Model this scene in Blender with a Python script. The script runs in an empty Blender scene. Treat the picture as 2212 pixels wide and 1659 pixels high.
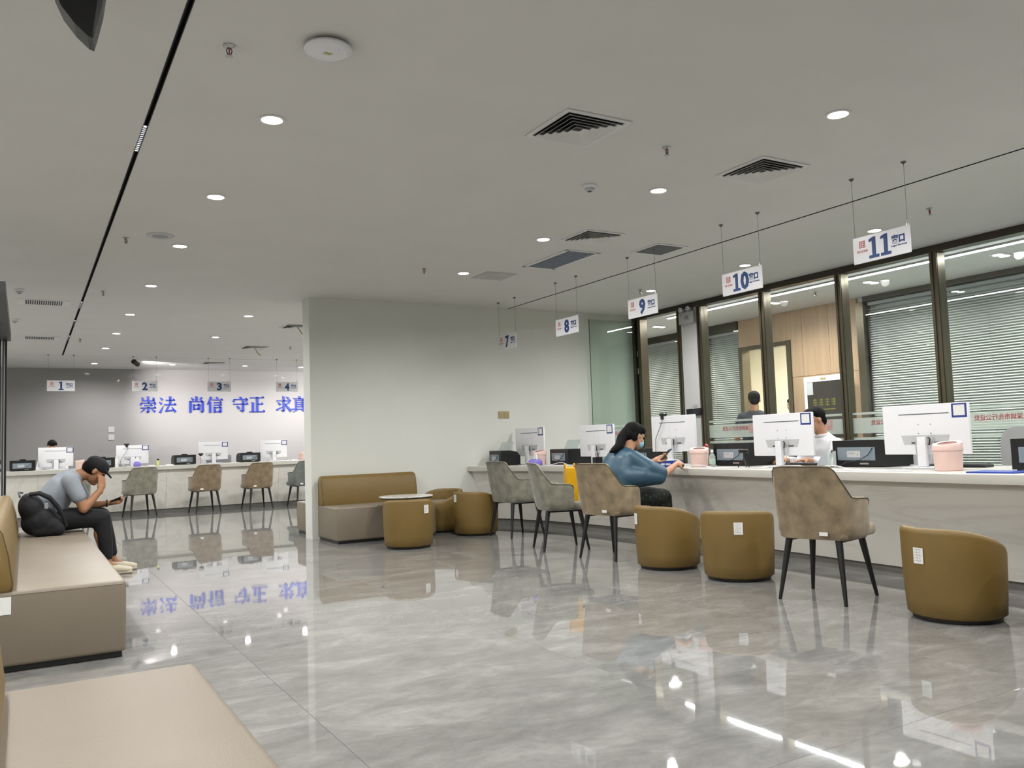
import bpy, bmesh, math, random
import numpy as np
from mathutils import Vector, Matrix, Euler

random.seed(7)
SC = bpy.context.scene
COL = SC.collection
PI = math.pi
R = math.radians

# ---------------------------------------------------------------- camera
CAM_H = 1.10
def make_camera():
    yaw, pit, rol = R(30.2437), R(4.0211), R(-1.9235)
    f = Vector((math.sin(yaw) * math.cos(pit), math.cos(yaw) * math.cos(pit), math.sin(pit)))
    r0 = Vector((math.cos(yaw), -math.sin(yaw), 0))
    u0 = r0.cross(f)
    r = r0 * math.cos(rol) + u0 * math.sin(rol)
    u = u0 * math.cos(rol) - r0 * math.sin(rol)
    cd = bpy.data.cameras.new('camera')
    cam = bpy.data.objects.new('camera', cd)
    cam.matrix_world = Matrix(((r.x, u.x, -f.x, 0), (r.y, u.y, -f.y, 0), (r.z, u.z, -f.z, CAM_H), (0, 0, 0, 1)))
    cd.sensor_fit = 'HORIZONTAL'
    cd.sensor_width = 36.0
    cd.lens = 36.0 * 1808.85 / 2212.0
    cd.clip_start = 0.02
    cd.clip_end = 200
    COL.objects.link(cam)
    SC.camera = cam
make_camera()

# ---------------------------------------------------------------- world, exposure, light levels
w = bpy.data.worlds.new('world')
SC.world = w
w.use_nodes = True
w.node_tree.nodes['Background'].inputs[0].default_value = (0.55, 0.58, 0.62, 1)
w.node_tree.nodes['Background'].inputs[1].default_value = 0.02
SC.view_settings.view_transform = 'Standard'
SC.view_settings.look = 'None'
SC.view_settings.exposure = 0.05
SC.view_settings.gamma = 1.0
SC.view_settings.use_curve_mapping = False
SC.cycles.max_bounces = 7
SC.cycles.diffuse_bounces = 3
SC.cycles.glossy_bounces = 3
SC.cycles.transmission_bounces = 4
SC.cycles.transparent_max_bounces = 10
SC.cycles.caustics_reflective = False
SC.cycles.caustics_refractive = False
SC.cycles.use_adaptive_sampling = True
SC.cycles.adaptive_threshold = 0.05
DOWNLIGHT_W = 100.0        # power of one recessed downlight
LENS_E = 30.0             # brightness of its lens
LED_E = 70.0               # brightness of the corridor LED strip
WASH_W = 330.0             # wall washers on the slogan wall
ROOM_W = 330.0             # lamp of the lit room behind the corridor

# ---------------------------------------------------------------- helpers
def lin(c):
    return c / 12.92 if c <= 0.04045 else ((c + 0.055) / 1.055) ** 2.4
def rgb(h):
    h = h.lstrip('#')
    return tuple(lin(int(h[i:i + 2], 16) / 255) for i in (0, 2, 4)) + (1.0,)

def node(nt, kind, **kw):
    n = nt.nodes.new(kind)
    for k, v in kw.items():
        if k == 'inputs':
            for a, b in v.items():
                n.inputs[a].default_value = b
        else:
            setattr(n, k, v)
    return n

def pm(name, col, rough=0.5, metal=0.0, var=0.08, scale=6.0, bump=0.0, bscale=60.0, spec=0.5, coat=0.0, emit=0.0, alpha=1.0, sheen=0.0):
    """procedural principled material: colour broken up by noise, optional fine bump"""
    m = bpy.data.materials.new(name)
    m.use_nodes = True
    nt = m.node_tree
    b = nt.nodes['Principled BSDF']
    c = rgb(col) if isinstance(col, str) else col
    if var > 0:
        tc = node(nt, 'ShaderNodeTexCoord')
        nz = node(nt, 'ShaderNodeTexNoise', inputs={'Scale': scale, 'Detail': 4.0})
        nt.links.new(tc.outputs['Object'], nz.inputs['Vector'])
        rp = node(nt, 'ShaderNodeValToRGB')
        rp.color_ramp.elements[0].position = 0.3
        rp.color_ramp.elements[1].position = 0.7
        rp.color_ramp.elements[0].color = tuple(x * (1 - var) for x in c[:3]) + (1,)
        rp.color_ramp.elements[1].color = tuple(min(1, x * (1 + var)) for x in c[:3]) + (1,)
        nt.links.new(nz.outputs['Fac'], rp.inputs['Fac'])
        nt.links.new(rp.outputs['Color'], b.inputs['Base Color'])
    else:
        b.inputs['Base Color'].default_value = c
    b.inputs['Roughness'].default_value = rough
    b.inputs['Metallic'].default_value = metal
    b.inputs['Specular IOR Level'].default_value = spec
    b.inputs['Coat Weight'].default_value = coat
    b.inputs['Sheen Weight'].default_value = sheen
    b.inputs['Alpha'].default_value = alpha
    if emit > 0:
        b.inputs['Emission Color'].default_value = c
        b.inputs['Emission Strength'].default_value = emit
    if bump > 0:
        tc = node(nt, 'ShaderNodeTexCoord')
        nz = node(nt, 'ShaderNodeTexNoise', inputs={'Scale': bscale, 'Detail': 3.0})
        nt.links.new(tc.outputs['Object'], nz.inputs['Vector'])
        bp = node(nt, 'ShaderNodeBump', inputs={'Strength': bump, 'Distance': 0.01})
        nt.links.new(nz.outputs['Fac'], bp.inputs['Height'])
        nt.links.new(bp.outputs['Normal'], b.inputs['Normal'])
    return m

def glass_mat(name, tint, ior=1.5, rough=0.0, milky=0.0):
    """thin pane: fresnel mix of a tinted see-through and a mirror, optional frosted share"""
    m = bpy.data.materials.new(name)
    m.use_nodes = True
    nt = m.node_tree
    nt.nodes.remove(nt.nodes['Principled BSDF'])
    out = nt.nodes['Material Output']
    tr = node(nt, 'ShaderNodeBsdfTransparent', inputs={'Color': rgb(tint)})
    gl = node(nt, 'ShaderNodeBsdfGlossy', inputs={'Roughness': rough, 'Color': (1, 1, 1, 1)})
    fr = node(nt, 'ShaderNodeFresnel', inputs={'IOR': ior})
    mx = node(nt, 'ShaderNodeMixShader')
    ge = node(nt, 'ShaderNodeNewGeometry')                      # only the face a ray enters reflects
    inv = node(nt, 'ShaderNodeMath', operation='SUBTRACT', inputs={0: 1.0})
    mu = node(nt, 'ShaderNodeMath', operation='MULTIPLY')
    nt.links.new(ge.outputs['Backfacing'], inv.inputs[1])
    nt.links.new(fr.outputs[0], mu.inputs[0])
    nt.links.new(inv.outputs[0], mu.inputs[1])
    nt.links.new(mu.outputs[0], mx.inputs[0])
    last = tr
    if milky > 0:
        df = node(nt, 'ShaderNodeBsdfDiffuse', inputs={'Color': rgb('#dfe6e0')})
        mm = node(nt, 'ShaderNodeMixShader', inputs={0: milky})
        nt.links.new(tr.outputs[0], mm.inputs[1])
        nt.links.new(df.outputs[0], mm.inputs[2])
        last = mm
    nt.links.new(last.outputs[0], mx.inputs[1])
    nt.links.new(gl.outputs[0], mx.inputs[2])
    nt.links.new(mx.outputs[0], out.inputs['Surface'])
    return m

def emit_mat(name, col, e):
    m = bpy.data.materials.new(name)
    m.use_nodes = True
    nt = m.node_tree
    nt.nodes.remove(nt.nodes['Principled BSDF'])
    em = node(nt, 'ShaderNodeEmission', inputs={'Color': rgb(col), 'Strength': e})
    nt.links.new(em.outputs[0], nt.nodes['Material Output'].inputs['Surface'])
    if name in ('downlight_lens', 'track_light_grid', 'status_led'):
        m.cycles.emission_sampling = 'NONE'          # the lamp itself does the lighting
    return m

class MB:
    """collects shapes, then build() links them as ONE mesh object"""
    def __init__(self):
        self.v, self.f = [], []
    def add(self, vs, fs):
        o = len(self.v)
        self.v += [tuple(p) for p in vs]
        self.f += [tuple(i + o for i in q) for q in fs]
        return self
    def box(self, x0, x1, y0, y1, z0, z1):
        vs = [(x, y, z) for z in (z0, z1) for y in (y0, y1) for x in (x0, x1)]
        return self.add(vs, [(0, 2, 3, 1), (4, 5, 7, 6), (0, 1, 5, 4), (2, 6, 7, 3), (0, 4, 6, 2), (1, 3, 7, 5)])
    def rbox(self, x0, x1, y0, y1, z0, z1, r, seg=2, mat=None):
        bm = bmesh.new()
        bmesh.ops.create_cube(bm, size=1.0)
        for q in bm.verts:
            q.co = Vector(((x0 + x1) / 2 + q.co.x * (x1 - x0), (y0 + y1) / 2 + q.co.y * (y1 - y0), (z0 + z1) / 2 + q.co.z * (z1 - z0)))
        r = min(r, abs(x1 - x0) * .49, abs(y1 - y0) * .49, abs(z1 - z0) * .49)
        bmesh.ops.bevel(bm, geom=list(bm.edges), offset=r, segments=seg, profile=0.5, affect='EDGES')
        bm.verts.index_update()
        vs = [q.co.copy() for q in bm.verts]
        if mat is not None:
            vs = [mat @ q for q in vs]
        self.add(vs, [[q.index for q in fc.verts] for fc in bm.faces])
        bm.free()
        return self
    def cyl(self, p0, p1, r0, r1=None, n=16, cap=True):
        r1 = r0 if r1 is None else r1
        p0, p1 = Vector(p0), Vector(p1)
        d = (p1 - p0).normalized()
        a = d.orthogonal().normalized()
        b = d.cross(a)
        vs = []
        for p, r in ((p0, r0), (p1, r1)):
            for i in range(n):
                t = 2 * PI * i / n
                vs.append(p + a * (r * math.cos(t)) + b * (r * math.sin(t)))
        fs = [(i, (i + 1) % n, n + (i + 1) % n, n + i) for i in range(n)]
        if cap:
            fs += [tuple(range(n - 1, -1, -1)), tuple(range(n, 2 * n))]
        return self.add(vs, fs)
    def lathe(self, prof, n=24, c=(0, 0, 0), sx=1.0, sy=1.0):
        vs, fs = [], []
        for r, z in prof:
            for i in range(n):
                t = 2 * PI * i / n
                vs.append((c[0] + r * sx * math.cos(t), c[1] + r * sy * math.sin(t), c[2] + z))
        for k in range(len(prof) - 1):
            for i in range(n):
                j = (i + 1) % n
                fs.append((k * n + i, k * n + j, (k + 1) * n + j, (k + 1) * n + i))
        fs.append(tuple(range(n - 1, -1, -1)))
        fs.append(tuple(range((len(prof) - 1) * n, len(prof) * n)))
        return self.add(vs, fs)
    def tube(self, pts, r, n=6, closed=False):
        pts = [Vector(p) for p in pts]
        m = len(pts)
        rr = r if isinstance(r, (list, tuple)) else [r] * m
        vs, fs = [], []
        up = None
        for k, p in enumerate(pts):
            a = pts[(k - 1) % m] if (closed or k > 0) else p
            b = pts[(k + 1) % m] if (closed or k < m - 1) else p
            d = (b - a).normalized()
            if up is None:
                up = d.orthogonal().normalized()
            up = (up - d * up.dot(d))
            up = up.normalized() if up.length > 1e-6 else d.orthogonal().normalized()
            sd = d.cross(up)
            for i in range(n):
                t = 2 * PI * i / n
                vs.append(p + up * (rr[k] * math.cos(t)) + sd * (rr[k] * math.sin(t)))
        for k in range(m if closed else m - 1):
            k2 = (k + 1) % m
            for i in range(n):
                j = (i + 1) % n
                fs.append((k * n + i, k * n + j, k2 * n + j, k2 * n + i))
        if not closed:
            fs += [tuple(range(n - 1, -1, -1)), tuple(range((m - 1) * n, m * n))]
        return self.add(vs, fs)
    def prism(self, pts, a, b, plane='xz'):
        """polygon (list of 2d points, ccw) extruded from a to b along the remaining axis"""
        def mk(p, t):
            if plane == 'xz':
                return (p[0], t, p[1])
            if plane == 'yz':
                return (t, p[0], p[1])
            return (p[0], p[1], t)
        n = len(pts)
        vs = [mk(p, a) for p in pts] + [mk(p, b) for p in pts]
        fs = [tuple(range(n)), tuple(range(2 * n - 1, n - 1, -1))]
        fs += [(i, n + i, n + (i + 1) % n, (i + 1) % n) for i in range(n)]
        return self.add(vs, fs)
    def ell(self, c, rad, rot=None, n=14, k=9):
        c = Vector(c)
        mt = rot.to_matrix() if isinstance(rot, Euler) else (rot if rot is not None else Matrix.Identity(3))
        vs, fs = [], []
        for j in range(1, k):
            ph = PI * j / k
            for i in range(n):
                t = 2 * PI * i / n
                vs.append(c + mt @ Vector((rad[0] * math.sin(ph) * math.cos(t), rad[1] * math.sin(ph) * math.sin(t), rad[2] * math.cos(ph))))
        for j in range(k - 2):
            for i in range(n):
                i2 = (i + 1) % n
                fs.append((j * n + i, (j + 1) * n + i, (j + 1) * n + i2, j * n + i2))
        top, bot = len(vs), len(vs) + 1
        vs += [c + mt @ Vector((0, 0, rad[2])), c + mt @ Vector((0, 0, -rad[2]))]
        for i in range(n):
            i2 = (i + 1) % n
            fs.append((top, i, i2))
            fs.append((bot, (k - 2) * n + i2, (k - 2) * n + i))
        return self.add(vs, fs)
    def chain(self, pr, n=12):
        """limb: rounded cones through (point, radius) pairs"""
        for (p0, r0), (p1, r1) in zip(pr[:-1], pr[1:]):
            self.cyl(p0, p1, r0, r1, n)
        for p, r in pr:
            self.ell(p, (r, r, r), None, n, 8)
        return self
    def loft(self, rings, n=20, side=(0, 1, 0)):
        """rings: (centre, half depth, half width); width runs along side"""
        vs, fs = [], []
        sd = Vector(side).normalized()
        cs = [Vector(q[0]) for q in rings]
        m = len(rings)
        for k, (c, a, b) in enumerate(rings):
            d = (cs[min(k + 1, m - 1)] - cs[max(k - 1, 0)]).normalized()
            nr = sd.cross(d).normalized()
            for i in range(n):
                t = 2 * PI * i / n
                vs.append(cs[k] + nr * (a * math.cos(t)) + sd * (b * math.sin(t)))
        for k in range(m - 1):
            for i in range(n):
                j = (i + 1) % n
                fs.append((k * n + i, k * n + j, (k + 1) * n + j, (k + 1) * n + i))
        fs += [tuple(range(n - 1, -1, -1)), tuple(range((m - 1) * n, m * n))]
        return self.add(vs, fs)
    def mesh(self, name, mat=None, smooth=None):
        me = bpy.data.meshes.new(name)
        me.from_pydata([tuple(p) for p in self.v], [], self.f)
        bm = bmesh.new()
        bm.from_mesh(me)
        bmesh.ops.recalc_face_normals(bm, faces=bm.faces)
        bm.to_mesh(me)
        bm.free()
        if mat is not None:
            me.materials.append(mat)
        if smooth:
            me.shade_smooth()
            me.set_sharp_from_angle(angle=R(smooth))
        return me
    def build(self, name, mat, parent=None, smooth=None, loc=None):
        return link(name, self.mesh(name, mat, smooth), parent, loc)
    def organic(self, name, mat, parent=None, voxel=0.008, it=6, fac=0.5):
        """fuse everything collected into one continuous surface"""
        me = self.mesh(name + '_raw')
        o = bpy.data.objects.new('tmp', me)
        COL.objects.link(o)
        md = o.modifiers.new('r', 'REMESH')
        md.mode = 'VOXEL'
        md.voxel_size = voxel
        ms = o.modifiers.new('s', 'SMOOTH')
        ms.iterations = it
        ms.factor = fac
        dg = bpy.context.evaluated_depsgraph_get()
        dg.update()
        new = bpy.data.meshes.new_from_object(o.evaluated_get(dg))
        bpy.data.objects.remove(o)
        bpy.data.meshes.remove(me)
        new.name = name
        new.materials.clear()
        new.materials.append(mat)
        new.shade_smooth()
        return link(name, new, parent)

def link(name, me, parent=None, loc=None):
    o = bpy.data.objects.new(name, me)
    COL.objects.link(o)
    if parent is not None:
        o.parent = parent
    if loc is not None:
        o.location = loc
    return o

def tag(o, label=None, cat=None, group=None, kind=None):
    if label:
        o['label'] = label
    if cat:
        o['category'] = cat
    if group:
        o['group'] = group
    if kind:
        o['kind'] = kind
    return o

def thing(name, label, cat, loc=(0, 0, 0), rotz=0.0, group=None, kind=None):
    o = bpy.data.objects.new(name, None)
    COL.objects.link(o)
    o.empty_display_size = 0.05
    o.location = loc
    o.rotation_euler = (0, 0, rotz)
    return tag(o, label, cat, group, kind)

def copy_tree(root, loc, rotz, label=None, parent=None):
    c = root.copy()
    COL.objects.link(c)
    c.parent = parent
    if parent is None:
        c.location = loc
        c.rotation_euler = (0, 0, rotz)
        if label:
            c['label'] = label
    for ch in root.children:
        copy_tree(ch, None, None, None, c)
    return c

def text_mesh(body, size, mat, depth=0.002, bold=0.0, width=None, shear=0.0):
    """lettering standing in the xz plane, readable from -y, centred on its origin"""
    cu = bpy.data.curves.new('t', 'FONT')
    cu.body = body
    cu.size = size
    cu.extrude = depth
    cu.offset = bold
    cu.resolution_u = 2
    cu.shear = shear
    cu.align_x = 'CENTER'
    cu.align_y = 'CENTER'
    o = bpy.data.objects.new('t', cu)
    COL.objects.link(o)
    dg = bpy.context.evaluated_depsgraph_get()
    dg.update()
    me = bpy.data.meshes.new_from_object(o.evaluated_get(dg))
    bpy.data.objects.remove(o)
    bpy.data.curves.remove(cu)
    co = np.array([v.co for v in me.vertices]) if len(me.vertices) else np.zeros((1, 3))
    mid = (co.max(0) + co.min(0)) / 2
    ext = co.max(0) - co.min(0)
    sx = width / ext[0] if width and ext[0] > 0 else 1.0
    me.transform(Matrix.Rotation(R(90), 4, 'X') @ Matrix.Diagonal((sx, 1, 1, 1)) @ Matrix.Translation((-mid[0], -mid[1], 0)))
    me.materials.clear()
    me.materials.append(mat)
    return me

NUMW = {'1': 'one', '2': 'two', '3': 'three', '4': 'four', '7': 'seven', '8': 'eight', '9': 'nine', '10': 'ten', '11': 'eleven'}
ORD = ['first', 'second', 'third', 'fourth', 'fifth', 'sixth', 'seventh', 'eighth', 'ninth', 'tenth', 'eleventh', 'twelfth']
# ---------------------------------------------------------------- materials
def floor_material():
    m = bpy.data.materials.new('polished_grey_marble')
    m.use_nodes = True
    nt = m.node_tree
    b = nt.nodes['Principled BSDF']
    geo = node(nt, 'ShaderNodeNewGeometry')
    oi = node(nt, 'ShaderNodeObjectInfo')
    cmb = node(nt, 'ShaderNodeCombineXYZ')
    mul = node(nt, 'ShaderNodeMath', operation='MULTIPLY', inputs={1: 37.0})
    nt.links.new(oi.outputs['Random'], mul.inputs[0])
    nt.links.new(mul.outputs[0], cmb.inputs['X'])
    nt.links.new(mul.outputs[0], cmb.inputs['Z'])
    ad = node(nt, 'ShaderNodeVectorMath', operation='ADD')
    nt.links.new(geo.outputs['Position'], ad.inputs[0])
    nt.links.new(cmb.outputs[0], ad.inputs[1])
    mp = node(nt, 'ShaderNodeMapping', inputs={'Rotation': (0, 0, R(38)), 'Scale': (1.0, 1.9, 1)})
    nt.links.new(ad.outputs[0], mp.inputs['Vector'])
    n1 = node(nt, 'ShaderNodeTexNoise', inputs={'Scale': 2.4, 'Detail': 10.0, 'Roughness': 0.68, 'Distortion': 0.5})
    n2 = node(nt, 'ShaderNodeTexNoise', inputs={'Scale': 9.0, 'Detail': 6.0, 'Roughness': 0.7, 'Distortion': 0.6})
    nt.links.new(mp.outputs[0], n1.inputs['Vector'])
    nt.links.new(mp.outputs[0], n2.inputs['Vector'])
    r1 = node(nt, 'ShaderNodeValToRGB')
    r1.color_ramp.elements[0].position = 0.30
    r1.color_ramp.elements[0].color = rgb('#6f6e6b')
    r1.color_ramp.elements[1].position = 0.72
    r1.color_ramp.elements[1].color = rgb('#979693')
    e = r1.color_ramp.elements.new(0.52)
    e.color = rgb('#807f7c')
    nt.links.new(n1.outputs['Fac'], r1.inputs['Fac'])
    r2 = node(nt, 'ShaderNodeValToRGB')
    r2.color_ramp.elements[0].position = 0.35
    r2.color_ramp.elements[0].color = (0.45, 0.45, 0.45, 1)
    r2.color_ramp.elements[1].position = 0.7
    r2.color_ramp.elements[1].color = (0.57, 0.57, 0.57, 1)
    nt.links.new(n2.outputs['Fac'], r2.inputs['Fac'])
    mx = node(nt, 'ShaderNodeMix', data_type='RGBA', blend_type='OVERLAY', inputs={0: 0.7})
    nt.links.new(r1.outputs[0], mx.inputs[6])
    nt.links.new(r2.outputs[0], mx.inputs[7])
    nt.links.new(mx.outputs[2], b.inputs['Base Color'])
    b.inputs['Roughness'].default_value = 0.025
    b.inputs['IOR'].default_value = 1.72
    n3 = node(nt, 'ShaderNodeTexNoise', inputs={'Scale': 3.0, 'Detail': 2.0})
    nt.links.new(geo.outputs['Position'], n3.inputs['Vector'])
    bp = node(nt, 'ShaderNodeBump', inputs={'Strength': 0.02, 'Distance': 0.02})
    nt.links.new(n3.outputs['Fac'], bp.inputs['Height'])
    nt.links.new(bp.outputs['Normal'], b.inputs['Normal'])
    return m

def vein_material(name, base, dark, rough=0.35, scale=1.2, rot=-50):
    m = bpy.data.materials.new(name)
    m.use_nodes = True
    nt = m.node_tree
    b = nt.nodes['Principled BSDF']
    tc = node(nt, 'ShaderNodeNewGeometry')
    mp = node(nt, 'ShaderNodeMapping', inputs={'Rotation': (R(rot), 0, 0), 'Scale': (1, 0.35, 1.6)})
    nt.links.new(tc.outputs['Position'], mp.inputs['Vector'])
    nz = node(nt, 'ShaderNodeTexNoise', inputs={'Scale': scale, 'Detail': 7.0, 'Roughness': 0.6, 'Distortion': 0.9})
    nt.links.new(mp.outputs[0], nz.inputs['Vector'])
    rp = node(nt, 'ShaderNodeValToRGB')
    rp.color_ramp.elements[0].position = 0.47
    rp.color_ramp.elements[0].color = rgb(base)
    rp.color_ramp.elements[1].position = 0.53
    rp.color_ramp.elements[1].color = rgb(base)
    e = rp.color_ramp.elements.new(0.50)
    e.color = rgb(dark)
    nt.links.new(nz.outputs['Fac'], rp.inputs['Fac'])
    nt.links.new(rp.outputs[0], b.inputs['Base Color'])
    b.inputs['Roughness'].default_value = rough
    return m

def wood_material(name, a, bcol, scale=1.0):
    m = bpy.data.materials.new(name)
    m.use_nodes = True
    nt = m.node_tree
    b = nt.nodes['Principled BSDF']
    tc = node(nt, 'ShaderNodeNewGeometry')
    mp = node(nt, 'ShaderNodeMapping', inputs={'Scale': (9 * scale, 9 * scale, 0.5 * scale)})
    nt.links.new(tc.outputs['Position'], mp.inputs['Vector'])
    nz = node(nt, 'ShaderNodeTexNoise', inputs={'Scale': 2.0, 'Detail': 6.0, 'Distortion': 0.5})
    nt.links.new(mp.outputs[0], nz.inputs['Vector'])
    rp = node(nt, 'ShaderNodeValToRGB')
    rp.color_ramp.elements[0].position = 0.3
    rp.color_ramp.elements[0].color = rgb(a)
    rp.color_ramp.elements[1].position = 0.7
    rp.color_ramp.elements[1].color = rgb(bcol)
    nt.links.new(nz.outputs['Fac'], rp.inputs['Fac'])
    nt.links.new(rp.outputs[0], b.inputs['Base Color'])
    b.inputs['Roughness'].default_value = 0.45
    return m

def camo_material():
    m = bpy.data.materials.new('black_green_print_cloth')
    m.use_nodes = True
    nt = m.node_tree
    b = nt.nodes['Principled BSDF']
    tc = node(nt, 'ShaderNodeTexCoord')
    vo = node(nt, 'ShaderNodeTexVoronoi', inputs={'Scale': 26.0})
    nt.links.new(tc.outputs['Object'], vo.inputs['Vector'])
    rp = node(nt, 'ShaderNodeValToRGB')
    rp.color_ramp.elements[0].position = 0.12
    rp.color_ramp.elements[0].color = rgb('#2c4a38')
    rp.color_ramp.elements[1].position = 0.34
    rp.color_ramp.elements[1].color = rgb('#10140f')
    nt.links.new(vo.outputs['Distance'], rp.inputs['Fac'])
    nt.links.new(rp.outputs[0], b.inputs['Base Color'])
    b.inputs['Roughness'].default_value = 0.85
    return m

M = {}
M['floor'] = floor_material()
M['joint'] = pm('floor_joint', '#72716e', 0.6)
M['ceil'] = pm('ceiling_paint', '#d6d5d2', 0.75, var=0.02, scale=2, bump=0.02, bscale=120)
M['wall'] = pm('warm_white_wall_paint', '#d7d8d1', 0.6, var=0.02, scale=1.5, bump=0.03, bscale=90)
M['farwall'] = pm('grey_gloss_wall', '#989696', 0.07, var=0.02, scale=1.0)
M['white'] = pm('white_paint', '#dcdcda', 0.45, var=0.02)
M['pillar'] = pm('white_pillar_paint', '#cfcfcf', 0.5, var=0.02)
M['black'] = pm('black_metal', '#101113', 0.4, var=0.1)
M['blackplastic'] = pm('black_plastic', '#131416', 0.35, var=0.1, bump=0.02, bscale=300)
M['groove'] = pm('black_slot', '#0b0c10', 0.5, var=0.1)
M['bronze'] = pm('bronze_aluminium', '#6b6455', 0.28, metal=0.85, var=0.1, scale=3)
M['bronzed'] = pm('dark_bronze_aluminium', '#4a463d', 0.35, metal=0.7, var=0.1, scale=3)
M['chrome'] = pm('brushed_steel', '#b9b9b6', 0.25, metal=0.9, var=0.05)
M['grey'] = pm('grey_plastic', '#8d9094', 0.5, var=0.05)
M['dgrey'] = pm('dark_grey_paint', '#55585c', 0.55, var=0.06)
M['bluegrey'] = pm('blue_grey_panel', '#7b8790', 0.5, var=0.04)
M['lightgrey'] = pm('light_grey_plastic', '#b9babb', 0.5, var=0.04)
M['monitor'] = pm('white_monitor_plastic', '#e6e6ea', 0.4, var=0.015)
M['counterslab'] = pm('white_counter_stone', '#bfbdb5', 0.28, var=0.03, scale=3)
M['counterbase'] = vein_material('counter_marble_panel', '#e6e3db', '#dcd9d1')
M['kick'] = pm('grey_plinth', '#7a7873', 0.4, var=0.05)
M['mustard'] = pm('mustard_leather', '#725b2b', 0.5, var=0.06, scale=4, bump=0.12, bscale=220)
M['taupe'] = pm('taupe_leather', '#786e5f', 0.42, var=0.05, scale=3, bump=0.12, bscale=200)
M['tan'] = pm('tan_suede', '#8a7a60', 0.85, var=0.3, scale=11, bump=0.1, bscale=120, sheen=0.3)
M['brown'] = pm('brown_suede', '#7b6a52', 0.85, var=0.28, scale=11, bump=0.1, bscale=120, sheen=0.3)
M['greige'] = pm('grey_green_suede', '#7d7b6d', 0.85, var=0.28, scale=11, bump=0.1, bscale=120, sheen=0.3)
M['slate'] = pm('slate_suede', '#666a66', 0.85, var=0.18, scale=7, bump=0.1, bscale=120, sheen=0.3)
M['piping'] = pm('dark_piping', '#4d4635', 0.7)
M['paper'] = pm('white_paper', '#e3e3e0', 0.7, var=0.02)
M['ink'] = pm('grey_ink', '#9a9a98', 0.8, var=0)
M['navy'] = pm('navy_print', '#1d3f77', 0.5, var=0.03)
M['navyframe'] = pm('navy_sticker', '#2a3a86', 0.45, var=0.05)
M['slogan'] = pm('blue_acrylic_letter', '#122f9e', 0.5, var=0.05)
M['redink'] = pm('red_print', '#a8323c', 0.5, var=0.05)
M['pinkink'] = pm('faded_red_print', '#d88a8a', 0.5, var=0.05)
M['board'] = pm('white_acrylic', '#e2e2e6', 0.25, var=0.02)
M['pink'] = pm('pink_plastic', '#e0c1b7', 0.45, var=0.04)
M['pinkdark'] = pm('pink_opening_shade', '#8f5a50', 0.6, var=0.05)  # darker pink paints the shade inside the bin opening
M['purple'] = pm('purple_box', '#7a6cc0', 0.5, var=0.15, scale=30)
M['yellow'] = pm('yellow_vinyl_bag', '#e0a80c', 0.4, var=0.08, scale=10)
M['yellowd'] = pm('yellow_bag_side', '#cfae3a', 0.45, var=0.25, scale=25)
M['bluebox'] = pm('royal_blue_box', '#22409c', 0.4, var=0.05)
M['gold'] = pm('champagne_plastic', '#a89a72', 0.35, var=0.05)
M['skin'] = pm('skin', '#b98a6c', 0.55, var=0.06, scale=20)
M['skin2'] = pm('tanned_skin', '#9c6f50', 0.55, var=0.06, scale=20)
M['hair'] = pm('black_hair', '#0b0a0a', 0.7, var=0.2, scale=40, bump=0.3, bscale=150, spec=0.15)
M['teal'] = pm('teal_satin_blouse', '#274a5d', 0.45, var=0.15, scale=7, bump=0.5, bscale=9)
M['camo'] = camo_material()
M['greyshirt'] = pm('grey_tee', '#8b9199', 0.85, var=0.06, scale=8, bump=0.3, bscale=12)
M['darkcloth'] = pm('black_cloth', '#0d0e12', 0.85, var=0.1, scale=8, bump=0.2, bscale=12)
M['darktee'] = pm('charcoal_tee', '#34353a', 0.85, var=0.06, scale=8, bump=0.2, bscale=12)
M['whiteshirt'] = pm('white_shirt', '#dedee2', 0.8, var=0.03, scale=8, bump=0.35, bscale=14)
M['shoe'] = pm('cream_shoe', '#b9b09a', 0.6, var=0.08)
M['mask'] = pm('light_blue_mask', '#86bcd0', 0.7, var=0.06)
M['darkscreen'] = pm('dark_phone_screen', '#2a2d33', 0.15)
M['screen'] = pm('phone_screen', '#3f8f86', 0.15, var=0.35, scale=30, emit=0.12)
M['wood'] = wood_material('pale_oak_panel', '#a58b6e', '#b59b7e')
M['cream'] = pm('cream_wall', '#f2ecda', 0.6, var=0.02)
M['slat'] = pm('pale_green_slat', '#e8ebe4', 0.5, var=0.03)
M['poster'] = pm('dark_screen', '#3a3633', 0.2, var=0.2, scale=2.5)
M['green'] = pm('green_sticker_ribbon', '#9aab4a', 0.6, var=0.1)
M['glass'] = glass_mat('clear_partition_glass', '#f9fbfa')
M['glassdoor'] = glass_mat('green_door_glass', '#f0f6f2', 1.5)
M['blindglass'] = glass_mat('window_glass', '#fafcfb', 1.7)
M['frost'] = glass_mat('frosted_film', '#e8f0ea', 1.4, 0.2, 0.45)
M['acryl'] = glass_mat('clear_plastic', '#e4eaec', 1.45, 0.1, 0.35)
M['lens'] = emit_mat('downlight_lens', '#fff8ee', LENS_E)
M['led'] = emit_mat('led_strip', '#f6faff', LED_E)
M['ledtrack'] = emit_mat('track_light_grid', '#f4f7ff', 1.2)
M['screenblue'] = emit_mat('status_led', '#3c66ff', 1.0)
# ---------------------------------------------------------------- the setting
CZ = 3.0            # ceiling
YB = 10.2           # wall behind the sofa
XP = 8.2            # glazed partition behind the counter
XC = 10.3           # back wall of the corridor
YF = 20.1           # far wall with the slogan
XL, YN = -2.2, -3.0

def struct(name, mb, mat, label=None, cat=None, smooth=None):
    return tag(mb.build(name, mat, None, smooth), label, cat, None, 'structure')

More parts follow.
